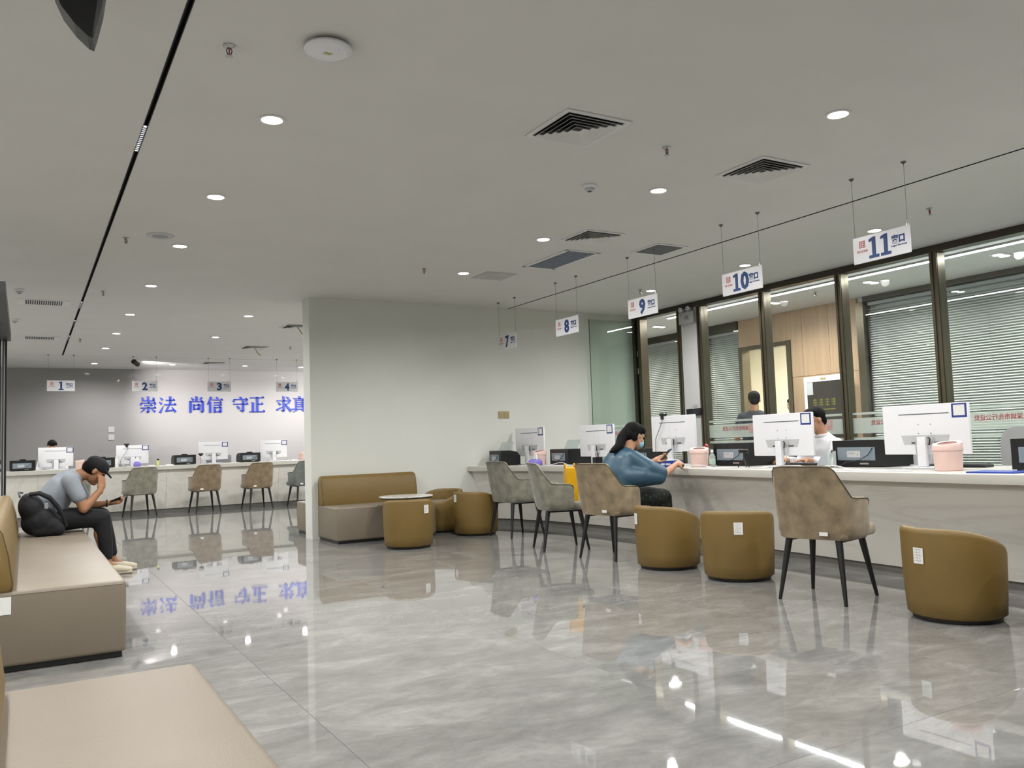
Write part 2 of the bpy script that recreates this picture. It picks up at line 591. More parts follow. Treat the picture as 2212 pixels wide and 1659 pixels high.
fl = struct('floor', MB().box(XL, 14, YN, YF + .2, -0.12, -0.006), M['joint'], 'polished grey marble floor with thin tile joints', 'floor')
T = 1.37
tile_me = MB().rbox(-T / 2 + .0006, T / 2 - .0006, -T / 2 + .0006, T / 2 - .0006, -0.012, 0.0, 0.0006, 1).mesh('tile', M['floor'])
for i in range(-3, 8):
    for j in range(-7, 11):
        x, y = 1.035 + (i + .5) * T, 6.17 + (j + .5) * T
        if x < 8.9 and y < YF + .5:
            o = link('tile', tile_me, fl, (x, y, 0))

ce = MB()
G1, G2 = (0.578, 0.607), (5.905, 5.93)
ce.box(XL, G1[0], YN, 17.57, CZ, CZ + .05)
ce.box(G1[1], G2[0], YN, YB, CZ, CZ + .05)
ce.box(G2[1], 14, YN, YB, CZ, CZ + .05)
ce.box(G1[1], 14, YB, 17.57, CZ, CZ + .05)
ce.box(XL, 14, 17.60, YF + .2, CZ, CZ + .05)
ce.box(XL, 14, YN, YF + .2, CZ + .08, CZ + .12)
struct('ceiling', ce, M['ceil'], 'matt off-white ceiling of the hall', 'ceiling')
def trough(name, x0, x1, y0, y1, label):
    m = MB()
    t = 0.004
    m.box(x0, x0 + t, y0, y1, CZ - .001, CZ + .07)
    m.box(x1 - t, x1, y0, y1, CZ - .001, CZ + .07)
    m.box(x0, x1, y0, y1, CZ + .045, CZ + .07)
    return struct(name, m, M['groove'], label, 'ceiling slot')
trough('trim_1', G1[0], G1[1], YN, 17.57, 'black track slot running down the left of the ceiling')
trough('trim_2', G2[0], G2[1], YN, YB, 'thin black slot in the ceiling above the numbered counter')
struct('trim_3', MB().box(XL, XP, 17.57, 17.60, CZ + .03, CZ + .05), M['dgrey'], 'shadow gap across the ceiling of the far hall', 'ceiling slot')

struct('wall_back', MB().box(3.05, XP, YB, YB + .28, 0, CZ), M['wall'], 'warm white wall behind the sofa', 'wall')
struct('wall_far', MB().box(XL, 9, YF, YF + .15, 0, CZ), M['farwall'], 'glossy grey far wall that carries the blue slogan', 'wall')
struct('wall_left', MB().box(XL - .15, XL, YN, YF, 0, CZ), M['wall'], 'white wall on the left', 'wall')
struct('wall_front', MB().box(XL, 14, YN - .15, YN, 0, CZ), M['wall'], 'white wall behind the viewer', 'wall')
struct('wall_hall', MB().box(XP, XP + .1, YB, YF, 0, CZ), M['wall'], 'white wall closing the far hall on the right', 'wall')

# --- glazed partition behind the counter
pt = thing('wall_partition', 'bronze-framed glass partition wall behind the numbered counter', 'glass partition', (XP, 0, 0), 0, None, 'structure')
mull = MB()
mull.box(-.06, .06, -.045, .045, 0, 2.93)
mull.box(-.072, .072, -.040, -.012, 0, 2.93)
mull.box(-.072, .072, .012, .040, 0, 2.93)
mull_me = mull.mesh('mullion', M['bronze'])
MY = [8.715, 7.56, 6.385, 5.20, 4.02, 2.84, 1.66, 0.48, -0.7, -1.88]
for y in [9.13] + MY:
    link('mullion', mull_me, pt, (0, y, 0))
MB().box(-.07, .07, YN, YB, 2.925, CZ - .002).build('header', M['bronzed'], pt)
MB().box(-.05, .05, YN, 8.7, 0.0, 0.06).build('sill', M['bronzed'], pt)
ys = MY + [YN]
TXT = '深圳市先行公证处'
band_txt = text_mesh(TXT, .066, M['redink'], .0008, .0002, .48)
seal = MB()
seal.rbox(-.055, .055, -.001, 0, -.055, .055, .0004, 1)
seal_outer = MB()
for a in (-1, 1):
    seal_outer.box(a * .052 - .0018, a * .052 + .0018, -.001, .001, -.055, .055)
    seal_outer.box(-.055, .055, -.001, .001, a * .052 - .0018, a * .052 + .0018)
for q in (-.03, 0.0, .03):
    seal_outer.box(q - .002, q + .002, -.001, .001, -.045, -.008)
    seal_outer.box(-.045, .045, -.001, .001, q * .6 - .024 - .003, q * .6 - .024 + .003)
seal_outer.box(-.045, -.005, -.001, .001, .036, .042)
seal_outer.box(-.045, -.005, -.001, .001, .010, .016)
seal_outer.box(-.028, -.022, -.001, .001, .0, .05)
seal_outer.box(.008, .045, -.001, .001, .006, .012)
seal_outer.box(.008, .045, -.001, .001, .030, .036)
seal_outer.box(.023, .029, -.001, .001, .012, .05)
seal_me = seal_outer.mesh('seal_mark', M['pinkink'])
for k in range(len(MY)):
    y1, y0 = ys[k] - .045, ys[k + 1] + .045
    p = MB().box(-.005, .005, y0, y1, 0.06, 2.925).build('pane', M['glass'], pt)
    p['label'] = 'clear glass pane with a frosted band of mirrored red lettering'
    MB().box(-.0065, -.0055, y0, y1, 1.075, 1.25).build('film_band', M['frost'], p)
    MB().box(-.0065, -.0055, y0, y1, 1.285, 1.312).build('film_line', M['frost'], p)
    MB().box(-.0065, -.0055, y0, y1, 1.000, 1.030).build('film_line', M['frost'], p)
    if y0 < 2:
        continue
    ty = {0: 8.18, 1: 7.05, 2: 5.86, 3: 4.68}.get(k, (y0 + y1) / 2)
    t = link('lettering', band_txt, p, (-.008, ty, 1.195))
    t.rotation_euler = (0, 0, R(90))
    t['label'] = 'mirrored red lettering on the frosted band'
    s = link('seal_mark', seal_me, p, (-.008, {0: 7.88, 1: 6.675, 2: 5.52, 3: 4.33}.get(k, ty - .34), 1.185))
    s.rotation_euler = (0, 0, R(90))
# pillar between door and glazing
struct('trim_4', MB().box(XP - .06, XP + .10, 8.765, 9.085, 0, CZ), M['pillar'], 'white pillar in the glass partition carrying the emergency lamp', 'pillar')
# door jamb by the wall and the open glass leaf
dj = thing('door_1', 'green-tinted frameless glass door standing open against the white wall', 'glass door', (XP, 10.1, 0), 0, None, 'structure')
MB().box(-.07, .07, -.10, -.03, 0, 2.925).box(-.075, .0, .02, .095, 0, 2.925).build('jamb', M['bronze'], dj)
MB().box(-.05, -.035, -.03, .02, 0, 2.9).build('gasket', M['black'], dj)
MB().box(-.95, -.052, -.006, .006, 0.012, 2.895).build('glass_leaf', M['glassdoor'], dj)
MB().box(-.953, -.950, -.007, .007, 0.012, 2.895).build('leaf_edge', pm('green_glass_edge', '#33443a', .3), dj)
for z in (2.40, 2.13, 0.3):
    MB().rbox(-.075, -.035, -.02, -.006, z - .045, z + .045, .003, 1).build('hinge', M['chrome'], dj)
MB().box(-.95, -.055, -.0085, -.0075, 1.075, 1.25).build('film_band', M['frost'], dj)
MB().box(-.95, -.055, -.0085, -.0075, 1.285, 1.312).build('film_line', M['frost'], dj)
link('lettering', band_txt, dj, (-.44, -.010, 1.19))

# --- corridor behind the partition
cw = thing('wall_corridor', 'back wall of the corridor with oak panels, doorway and windows', 'wall', (XC, 0, 0), 0, None, 'structure')
def wood(y0, y1, z0, z1):
    MB().rbox(-.018, .02, y0 + .002, y1 - .002, z0 + .002, z1 - .002, .002, 1).build('wood_panel', M['wood'], cw)
MB().box(.02, .14, 7.66, 9.0, 0, CZ).box(.02, .14, 9.0, 10.09, 2.55, CZ).build('wall_core', M['wall'], cw)
for z0, z1 in ((0, 1.965), (1.965, CZ)):
    wood(8.77, 9.0, z0, z1)
    wood(8.28, 8.77, z0, z1)
    wood(7.78, 8.28, z0, z1)
wood(9.0, 9.55, 2.55, CZ)
wood(9.55, 10.09, 2.55, CZ)
for y0, y1 in ((7.66, 7.78), (9.0, 9.08), (10.01, 10.09), (10.88, 10.99)):
    MB().box(-.04, .14, y0, y1, 0, 2.93 if y0 < 8 or y0 > 10.5 else 2.55).build('frame_post', M['bronze'], cw)
MB().box(-.035, .13, 9.08, 10.01, 2.478, 2.55).build('door_head', M['bronze'], cw)
MB().box(-.04, .14, 10.99, 14, 2.90, CZ).box(-.04, .14, 10.09, 10.88, 2.86, CZ).box(-.04, .14, YN, 7.66, 2.93, CZ).build('window_head', M['bronzed'], cw)
for y0, y1, z1 in ((10.99, 14, 2.90), (10.09, 10.88, 2.86), (YN, 7.66, 2.93)):
    MB().box(-.006, .006, y0, y1, 0.0, z1).build('pane', M['blindglass'], cw)
    MB().box(.13, .14, y0, y1, 0, z1 + .1).build('backing', M['lightgrey'], cw)
struct('wall_corridor_end', MB().box(XP + .1, XC + .14, 14, 14.1, 0, CZ), M['wall'], 'white end wall of the corridor', 'wall')
# lit room behind the doorway
rm = MB().box(13.4, 13.5, 7.0, 13, 0, CZ).box(10.45, 13.5, 7.0, 7.1, 0, CZ).box(10.45, 13.5, 12.9, 13.0, 0, CZ)
struct('wall_room', rm, M['cream'], 'cream walls of the lit room behind the doorway', 'wall')
lr = thing('room_light', 'bright ceiling panel light of the cream room behind the doorway', 'ceiling light', (11.9, 9.6, CZ), 0)
MB().rbox(-.6, .6, -.3, .3, -.03, -.001, .004, 1).build('panel_frame', M['white'], lr)
MB().box(-.57, .57, -.27, .27, -.034, -.030).build('diffuser', emit_mat('room_panel_light', '#fff6e2', 6.0), lr)
la = bpy.data.lights.new('room_lamp', 'AREA')
la.shape = 'RECTANGLE'; la.size = 1.1; la.size_y = .5; la.energy = ROOM_W; la.color = (1.0, .96, .87)
lo = bpy.data.objects.new('room_lamp', la); COL.objects.link(lo); lo.parent = lr; lo.location = (0, 0, -.05)

# --- slat blinds
def blind(y0, y1, z0, z1, label, x=XC + .06):
    b = thing('venetian_blind', label, 'window blind', (x, (y0 + y1) / 2, z0), 0, 'slat blinds along the corridor')
    L = (y1 - y0) / 2 - .015
    h = z1 - z0
    MB().rbox(-.025, .025, -L, L, h - .045, h, .004, 1).build('head_rail', M['lightgrey'], b)
    s = MB()
    n = int((h - .06) / .034)
    for k in range(n):
        z = .015 + k * .034
        s.add([(-.014, -L, z - .0085), (.014, -L, z + .0085), (.014, L, z + .0085), (-.014, L, z - .0085),
               (-.0145, -L, z - .0070), (.0135, -L, z + .0100), (.0135, L, z + .0100), (-.0145, L, z - .0070)],
              [(0, 1, 2, 3), (7, 6, 5, 4), (0, 3, 7, 4), (1, 5, 6, 2)])
    s = s.build('slats', M['slat'], b)
    s['kind'] = 'stuff'
    m = max(2, int(L * 2 / .55))
    for k in range(m):
        y = -L + .12 + (2 * L - .24) * k / (m - 1)
        MB().cyl((-.016, y, 0), (-.016, y, h - .04), .002, n=5).build('ladder_cord', M['lightgrey'], b)
    MB().rbox(-.016, .016, -L, L, -.005, .012, .003, 1).build('bottom_rail', M['lightgrey'], b)
blind(10.10, 10.87, 0.08, 2.85, 'narrow pale slat blind beside the lit doorway')
blind(11.0, 13.9, 0.08, 2.89, 'pale slat blind seen through the open glass doorway')
blind(5.0, 7.65, 0.08, 2.92, 'wide pale slat blind right of the oak panels')
blind(2.2, 4.97, 0.08, 2.92, 'pale slat blind behind the counter at the right edge')
# ---------------------------------------------------------------- ceiling fixtures
def downlight_proto():
    t = thing('downlight', 'x', 'downlight', (0, 0, 0), 0, 'recessed round downlights')
    MB().lathe([(.058, -.001), (.075, -.001), (.074, -.006), (.060, -.008), (.056, -.004), (.054, -.001)], 24).build('trim_ring', M['white'], t, 40)
    MB().lathe([(.056, -.002), (.056, -.004), (.03, -.0045)], 20).build('lens', M['lens'], t)
    la = bpy.data.lights.new('lamp', 'SPOT')
    la.energy = DOWNLIGHT_W
    la.color = (1.0, .99, .975)
    la.spot_size = R(166)
    la.spot_blend = 0.7
    la.shadow_soft_size = .05
    lo = bpy.data.objects.new('lamp', la)
    COL.objects.link(lo)
    lo.parent = t
    lo.location = (0, 0, -.03)
    return t
dl0 = downlight_proto()
first = [True]
def downlight(x, y, label):
    if first[0]:
        first[0] = False
        dl0.location = (x, y, CZ)
        dl0['label'] = label
        return dl0
    return copy_tree(dl0, (x, y, CZ), 0, label)
LY = [4.72, 6.36, 8.03, 10.06, 12.23, 14.21, 16.22, 18.94]
for k, y in enumerate(LY):
    downlight(1.215, y, 'recessed downlight, %s in the row right of the black track slot' % ORD[k])
for k, y in enumerate([3.22, 4.87, 6.53, 8.19]):
    downlight(4.2, y, 'bright recessed downlight, %s in the row over the middle of the hall' % ORD[k])
for k, y in enumerate([5.02, 6.68, 8.32]):
    downlight(6.97, y, 'recessed downlight behind hanging sign number %s' % NUMW[str(11 - k)])
downlight(2.70, 14.26, 'small recessed downlight in the far hall above sign three')
downlight(5.475, 19.0, 'small recessed downlight close to the slogan wall by sign four')
# the rows carry on over and behind the viewer; the far-left row is added
for x, y, n in ((1.215, 3.08, 'just above the frame in the left row'), (1.215, 1.45, 'above the viewer in the left row'), (1.215, -.2, 'behind the viewer in the left row'),
                (-.5, 8.3, 'added as fill over the left edge beside the seated man'), (-.5, 6.65, 'added as fill beyond the left edge over the long bench'), (-.5, 5.0, 'added as fill beyond the left edge at the bench end'), (-.5, 3.35, 'added as fill beyond the left edge between the benches'), (-.5, 1.7, 'added as fill left of the viewer'), (-.5, .05, 'added as fill left behind the viewer'),  # unseen row, added to brighten the left ceiling and benches
                (4.2, 1.58, 'above the frame in the middle row'), (4.2, -.06, 'behind the viewer in the middle row'),
                (6.97, 3.36, 'beyond the right edge in the counter row'), (6.97, 1.7, 'far right of the frame in the counter row'), (6.97, 0.05, 'behind the viewer over the counter row')):
    downlight(x, y, 'recessed downlight ' + n)
for k, (x, y) in enumerate([(4.4, 14.26), (4.4, 11.9), (2.7, 11.9), (5.8, 16.2), (4.2, 18.9), (2.7, 18.9), (6.6, 14.2)]):
    downlight(x, y, 'recessed downlight hidden by the white wall, %s of the far hall' % ORD[k])

for k, y in enumerate((11.5, 13.5, 15.5, 17.5)):  # out-of-view lamps added to brighten the far hall
    downlight(-1.2, y, 'added fill downlight beyond the left edge, %s of the far hall' % ORD[k])
for k, (x, y) in enumerate(((5.8, 12), (7.2, 12), (7.2, 16.2), (7.2, 18.5), (5.8, 18.4), (5.9, 14.2))):  # more unseen lamps, added to lift the far hall's light
    downlight(x, y, 'added fill downlight deep in the far hall behind the wall, %s one' % ORD[k])
# twin downlights in the corridor
def twin(x, y, label):
    t = thing('twin_downlight', label, 'downlight', (x, y, CZ), 0, 'twin downlights in the corridor')
    MB().rbox(-.14, .14, -.075, .075, -.008, -.001, .003, 1).build('frame', M['white'], t)
    for s in (-1, 1):
        MB().lathe([(.05, -.008), (.05, -.011), (.02, -.0115)], 16, (s * .066, 0, 0)).build('lens', M['lens'], t)
    la = bpy.data.lights.new('lamp', 'SPOT')
    la.energy = 150; la.spot_size = R(160); la.spot_blend = 1; la.shadow_soft_size = .06; la.color = (1, .97, .92)
    lo = bpy.data.objects.new('lamp', la); COL.objects.link(lo); lo.parent = t; lo.location = (0, 0, -.04)
for k, y in enumerate([5.18, 6.84, 8.47]):
    twin(9.36, y, 'twin downlight in the corridor ceiling, %s from the right edge' % ORD[k])
twin(9.36, 3.5, 'twin downlight in the corridor ceiling beyond the right edge')
twin(9.36, 11.0, 'twin downlight deep in the corridor beyond the open door')
twin(9.36, 12.6, 'added twin downlight at the far end of the corridor')  # added so the far blinds come out brighter
st = thing('led_strip', 'long white led strip along the corridor ceiling behind the glass', 'strip light', (8.8, 0, CZ))
MB().box(-.035, .035, YN + .05, 10.12, -.02, -.001).build('channel', M['white'], st)
MB().box(-.026, .026, YN + .06, 10.11, -.026, -.020).build('diffuser', M['led'], st)

# track lamps in the left slot
for k, (y0, y1, lb) in enumerate([(5.15, 5.62, 'long lit louvre lamp in the black track slot'), (11.47, 11.97, 'white lamp in the track slot, nearest of the three far ones'),
                                  (13.08, 13.57, 'white lamp in the track slot, middle of the three far ones'), (14.77, 15.32, 'white lamp in the track slot, farthest of the three')]):
    t = thing('track_lamp', lb, 'track lamp', (.5925, (y0 + y1) / 2, CZ), 0, 'lamps in the black track slot')
    L = (y1 - y0) / 2
    MB().box(-.0105, .0105, -L, L, .012, .03).build('housing', M['black'], t)
    MB().box(-.009, .009, -L + .005, L - .005, .006, .012).build('light_grid', M['ledtrack'], t)
    lv = MB()
    for q in range(14):
        y = -L + .02 + (2 * L - .04) * q / 13
        lv.box(-.0105, .0105, y - .003, y + .003, .0015, .0055)
    lv.build('louvre', M['black'], t)

# wall washers on the slogan wall
def wall_washer(x, y, label, tilt, px=0, w=WASH_W):
    t = thing('wall_washer', label, 'spotlight', (x, y, CZ), 0, 'spotlights aimed at the slogan wall')
    MB().cyl((0, 0, 0), (0, 0, -.04), .012, n=8).build('stem', M['black'], t)
    d = Vector((px, math.cos(R(tilt)), -math.sin(R(tilt)))).normalized()
    c = Vector((0, 0, -.07))
    MB().cyl(c - d * .09, c + d * .07, .045, .05, 16).build('body', M['blackplastic'], t, 40)
    MB().cyl(c + d * .07, c + d * .072, .018, .018, 16).build('lens', M['lens'], t)
    la = bpy.data.lights.new('lamp', 'SPOT')
    la.energy = w; la.spot_size = R(82); la.spot_blend = 1; la.shadow_soft_size = .02; la.color = (1, .95, .93)
    lo = bpy.data.objects.new('lamp', la); COL.objects.link(lo); lo.parent = t
    lo.location = c + d * .09
    lo.rotation_euler = d.to_track_quat('-Z', 'Y').to_euler()
wall_washer(1.893, 18.06, 'black cylindrical spotlight on the ceiling between signs one and two', 22, .72)
wall_washer(6.7, 18.06, 'black spotlight hidden behind the white wall, aimed at the slogan', 22, -.62)

# square four way air diffusers
def diffuser(x, y, s, label, name='air_diffuser', ribbon=False, louvres=5):
    t = thing(name, label, 'air vent', (x, y, CZ), 0, 'square air diffusers in the ceiling')
    h = s / 2
    def frame(a, b, z0, z1, mb):
        mb.box(-a, a, -a, -b, z0, z1).box(-a, a, b, a, z0, z1).box(-a, -b, -b, b, z0, z1).box(b, a, -b, b, z0, z1)
    m = MB()
    frame(h, h * .86, -.008, -.001, m)
    m.build('outer_frame', M['white'], t)
    MB().box(-h * .86, h * .86, -h * .86, h * .86, -.003, -.001).build('dark_core', M['groove'], t)
    for k in range(louvres):
        a = h * (.84 - k * .155)
        b = a - h * .095
        z1 = -.004 - k * .002
        m = MB()
        vs, fs = [], []
        for (rr, z) in ((a, -.020), (b, -.004)):
            vs += [(-rr, -rr, z), (rr, -rr, z), (rr, rr, z), (-rr, rr, z)]
        for (rr, z) in ((a, -.022), (b, -.006)):
            vs += [(-rr, -rr, z), (rr, -rr, z), (rr, rr, z), (-rr, rr, z)]
        for q in range(4):
            q2 = (q + 1) % 4
            fs += [(q, q2, 4 + q2, 4 + q), (8 + q2, 8 + q, 12 + q, 12 + q2), (q, 8 + q, 8 + q2, q2), (4 + q2, 12 + q2, 12 + q, 4 + q)]
        m.add(vs, fs)
        m.build('louvre', M['white'], t)
    if ribbon:
        MB().tube([(0, 0, -.02), (.02, -.05, -.07), (.03, -.12, -.13), (.06, -.2, -.17)], .008, 5).build('ribbon', M['green'], t)
    return t
diffuser(2.905, 4.08, .47, 'large square air diffuser nearest the viewer, middle of the ceiling')
diffuser(4.585, 4.18, .47, 'square air diffuser on the ceiling left of sign eleven')
diffuser(4.59, 6.28, .44, 'square air diffuser beside the slatted return grille')
diffuser(3.62, 12.7, .45, 'square air diffuser with a green ribbon by the wall edge', ribbon=True)
diffuser(3.62, 15.5, .45, 'square air diffuser with a green ribbon above sign three', ribbon=True)
diffuser(3.45, 18.4, .45, 'square air diffuser near the slogan wall above sign three')

# return grille, black service panel, plain access panel
t = thing('return_grille', 'rectangular return air grille of dark slats beside the middle downlights', 'air vent', (4.85, 7.22, CZ))
m = MB()
for a in (-1, 1):
    m.box(a * .185 - .02, a * .185 + .02, -.43, .43, -.008, -.001)
    m.box(-.205, .205, a * .42 - .015, a * .42 + .015, -.008, -.001)
m.build('frame', M['white'], t)
MB().box(-.17, .17, -.41, .41, -.003, -.001).build('filter', M['groove'], t)
sl = MB().box(-.168, .168, -.009, .009, -.008, -.004).mesh('slat', pm('grille_slat', '#8b96a6', .5))
for k in range(20):
    link('slat', sl, t, (0, -.39 + k * .041, 0))
t = thing('dark_hatch', 'dark square service panel in the ceiling near sign nine', 'ceiling panel', (5.53, 6.44, CZ))
MB().rbox(-.20, .20, -.21, .21, -.006, -.001, .002, 1).build('frame', M['white'], t)
MB().rbox(-.165, .165, -.175, .175, -.009, -.006, .002, 1).build('dark_insert', M['dgrey'], t)
t = thing('ceiling_hatch', 'plain square access hatch in the ceiling near the white wall', 'ceiling panel', (4.6, 8.21, CZ))
MB().rbox(-.20, .20, -.20, .20, -.004, -.001, .002, 1).build('frame', M['lightgrey'], t)
MB().rbox(-.185, .185, -.185, .185, -.006, -.004, .001, 1).build('hatch', pm('hatch_paint', '#b4b3af', .6), t)
t = thing('ceiling_speaker', 'flush round speaker in the ceiling left of the third downlight', 'speaker', (1.005, 7.71, CZ))
MB().lathe([(.10, -.001), (.115, -.001), (.112, -.007), (.10, -.008)], 28).build('rim', M['lightgrey'], t, 40)
MB().lathe([(.10, -.002), (.10, -.006), (.05, -.009)], 28).build('mesh_cover', M['grey'], t, 40)

# linear supply grilles on the left
for y, lb in ((11.6, 'linear slotted supply grille on the left ceiling, nearer one'), (15.05, 'linear slotted supply grille on the left ceiling, farther one')):
    t = thing('supply_grille', lb, 'air vent', (.19, y, CZ), 0, 'linear grilles on the left ceiling')
    MB().rbox(-.28, .28, -.21, .21, -.004, -.001, .003, 1).build('frame', M['white'], t)
    MB().box(-.2, .2, -.15, .15, -.0055, -.004).build('slot_core', M['groove'], t)
    fin = MB().box(-.0040, .0040, -.15, .15, -.0085, -.0055).mesh('fin', M['white'])
    for k in range(18):
        link('fin', fin, t, (-.2 + k * .4 / 17, 0, 0))

# sprinklers
def sprinkler_proto():
    t = thing('sprinkler', 'x', 'sprinkler', (0, 0, 0), 0, 'fire sprinkler heads')
    MB().lathe([(.012, 0), (.028, 0), (.028, -.004), (.014, -.012), (.012, -.014)], 16).build('escutcheon', M['chrome'], t, 40)
    MB().tube([(-.006, 0, -.012), (-.013, 0, -.026), (-.006, 0, -.046)], .0028, 6).tube([(.006, 0, -.012), (.013, 0, -.026), (.006, 0, -.046)], .0028, 6).cyl((0, 0, -.044), (0, 0, -.052), .005, n=8).build('yoke', M['dgrey'], t)
    MB().cyl((0, 0, -.014), (0, 0, -.044), .0035, n=8).build('bulb', pm('red_glass_bulb', '#a02a2a', .2), t)
    MB().lathe([(.004, -.052), (.017, -.052), (.017, -.055), (.004, -.055)], 14).build('deflector', M['chrome'], t)
    return t
sp = sprinkler_proto()
SPR = [(.815, 3.92, 'sprinkler head on the ceiling beside the white access point'), (.752, 7.9, 'sprinkler head left of the flush round speaker'), (.769, 10.59, 'sprinkler head left of the fourth downlight by the track slot'),
       (.756, 15.03, 'tiny sprinkler head near the far end of the track slot'), (3.696, 8.13, 'sprinkler head on the ceiling in front of the white wall'), (3.627, 4.105, 'sprinkler head between the two nearest air diffusers'),
       (6.745, 4.31, 'sprinkler head on the ceiling right of sign eleven'), (6.78, 8.3, 'sprinkler head just above sign nine'), (4.21, 15.27, 'tiny sprinkler head above sign four'), (9.22, 7.6, 'sprinkler head in the corridor behind the glass')]
for k, (x, y, lb) in enumerate(SPR):
    if k == 0:
        sp.location = (x, y, CZ)
        sp['label'] = lb
    else:
        copy_tree(sp, (x, y, CZ), 0, lb)

# smoke detectors
for x, y, lb in ((3.633, 4.986, 'white smoke detector in the middle of the ceiling'), (-.065, 10.75, 'smoke detector beside the nearer linear grille'), (-.13, 13.1, 'smoke detector beside the left glass door post')):
    t = thing('smoke_detector', lb, 'smoke detector', (x, y, CZ), 0, 'smoke detectors')
    MB().lathe([(.052, 0), (.055, -.012), (.048, -.022), (.04, -.024)], 24).build('base', M['board'], t, 40)
    MB().lathe([(.038, -.024), (.036, -.040), (.026, -.046)], 24).build('sensor', M['lightgrey'], t, 40)
    MB().lathe([(.016, -.046), (.015, -.051), (.010, -.052)], 16).build('dark_cap', M['dgrey'], t, 40)

# wireless access point
t = thing('access_point', 'round white wireless access point on the ceiling above the left', 'access point', (1.222, 3.71, CZ))
MB().lathe([(.07, 0), (.075, -.012), (.06, -.014)], 28).build('mount', M['dgrey'], t, 40)
MB().lathe([(.085, -.014), (.108, -.018), (.112, -.028), (.106, -.038), (.08, -.043), (.04, -.045)], 36).build('housing', M['board'], t, 50)
MB().lathe([(.004, -.0452), (.004, -.0462)], 8, (.035, -.06, .002)).build('status_led', M['screenblue'], t)
MB().box(-.02, .02, -.012, -.002, -.0462, -.0452).box(-.026, .012, .004, .008, -.0462, -.0452).build('print', M['green'], t)

# black fixture cut by the top left corner
t = thing('ceiling_loudspeaker', 'black curved loudspeaker hanging at the top left corner', 'loudspeaker', (.235, 3.55, 2.79), R(-6))
MB().prism([(.035, .18), (-.16, .18), (-.15, .10), (-.12, .03), (-.075, -.03), (-.03, -.072), (-.012, -.078), (.0, -.03), (.02, .06)], -.06, .06).build('cabinet', M['blackplastic'], t)
MB().prism([(.036, .178), (.012, .178), (.0, .04), (-.014, -.072), (.001, -.03), (.021, .06)], -.064, -.06).build('grille', M['dgrey'], t)
MB().cyl((-.06, 0, .17), (-.06, 0, .21), .012, n=10).build('bracket', M['black'], t)
# ---------------------------------------------------------------- hanging number signs
win_txt = text_mesh('窗口', .062, M['navy'], .001, .0030, .105)
cap_txt = text_mesh('Legal Services', .018, M['navy'], .0006, .0004, .125)
org_txt = text_mesh('先行公证处', .02, M['pinkink'], .0006, .0006, .095)
logo = MB()
for r in range(4):
    logo.box(-.026, .026, -.001, 0, -.026 + r * .0145, -.018 + r * .0145)
for q in (-.023, -.006, .011, .022):
    logo.box(q - .003, q + .003, -.001, 0, -.026, .026)
logo_me = logo.mesh('logo', M['pinkink'])
DG = {}
def digit_mesh(ch):
    if ch not in DG:
        if ch == '1':                                   # slab-footed one
            m = MB()
            m.prism([(-.040, -.078), (.044, -.078), (.044, -.056), (.018, -.056), (.018, .078), (-.004, .078), (-.038, .065), (-.038, .045), (-.013, .050), (-.013, -.056), (-.040, -.056)], -.001, .0006)
            DG[ch] = m.mesh('digit', M['navy'])
        else:
            DG[ch] = text_mesh(ch, .20, M['navy'], .001, .0085, .098)
    return DG[ch]
def sign(n, loc, rotz, label, group, w=.475, h=.20):
    t = thing('hanging_sign', label, 'sign', loc, rotz, group)      # origin at the board's bottom centre
    MB().rbox(-w / 2, w / 2, -.004, .004, 0, h, .0035, 1).build('board', M['board'], t)
    for i, ch in enumerate(n):
        x = (i - .5) * .098 - .012 if len(n) == 2 else 0.0
        link('digit', digit_mesh(ch), t, (x, -.0052, h * .50))
    link('window_word', win_txt, t, (w * .295, -.0052, h * .60))
    link('caption', cap_txt, t, (w * .305, -.0052, h * .36))
    link('logo', logo_me, t, (-w * .33, -.0042, h * .70))
    link('logo_lettering', org_txt, t, (-w * .33, -.0052, h * .44))
    top = CZ - loc[2]
    for s in (-1, 1):
        x = s * (w / 2 - .02)
        MB().tube([(x, 0, h + .03), (x, 0, top - .012)], .0014, 5).build('cable', M['dgrey'], t)
        MB().lathe([(.002, -.024), (.004, -.018), (.018, -.006), (.020, -.001)], 12, (x, 0, top)).build('ceiling_cup', M['dgrey'], t, 40)
        MB().tube([(x, 0, h + .032), (x + .008, 0, h + .02), (x + .006, 0, h - .004), (x - .006, 0, h - .008), (x - .008, 0, h + .012), (x, 0, h + .03)], .002, 5).build('hook', M['chrome'], t)
    return t
NUM = {'11': (5.385, 3.83), '10': (5.42, 5.24), '9': (5.45, 6.645), '8': (5.49, 8.09), '7': (5.53, 9.565)}
for n, (x, y) in NUM.items():
    sign(n, (x, y, 2.345), R(-90), 'white hanging sign with navy number %s above the counter' % NUMW[n], 'numbered signs over the near counter')
for n, x in (('1', .567), ('2', 1.99), ('3', 3.37), ('4', 4.73)):
    sign(n, (x, 17.45, 2.325), 0, 'small white hanging sign with number %s before the slogan wall' % NUMW[n], 'numbered signs over the far counter', .455)

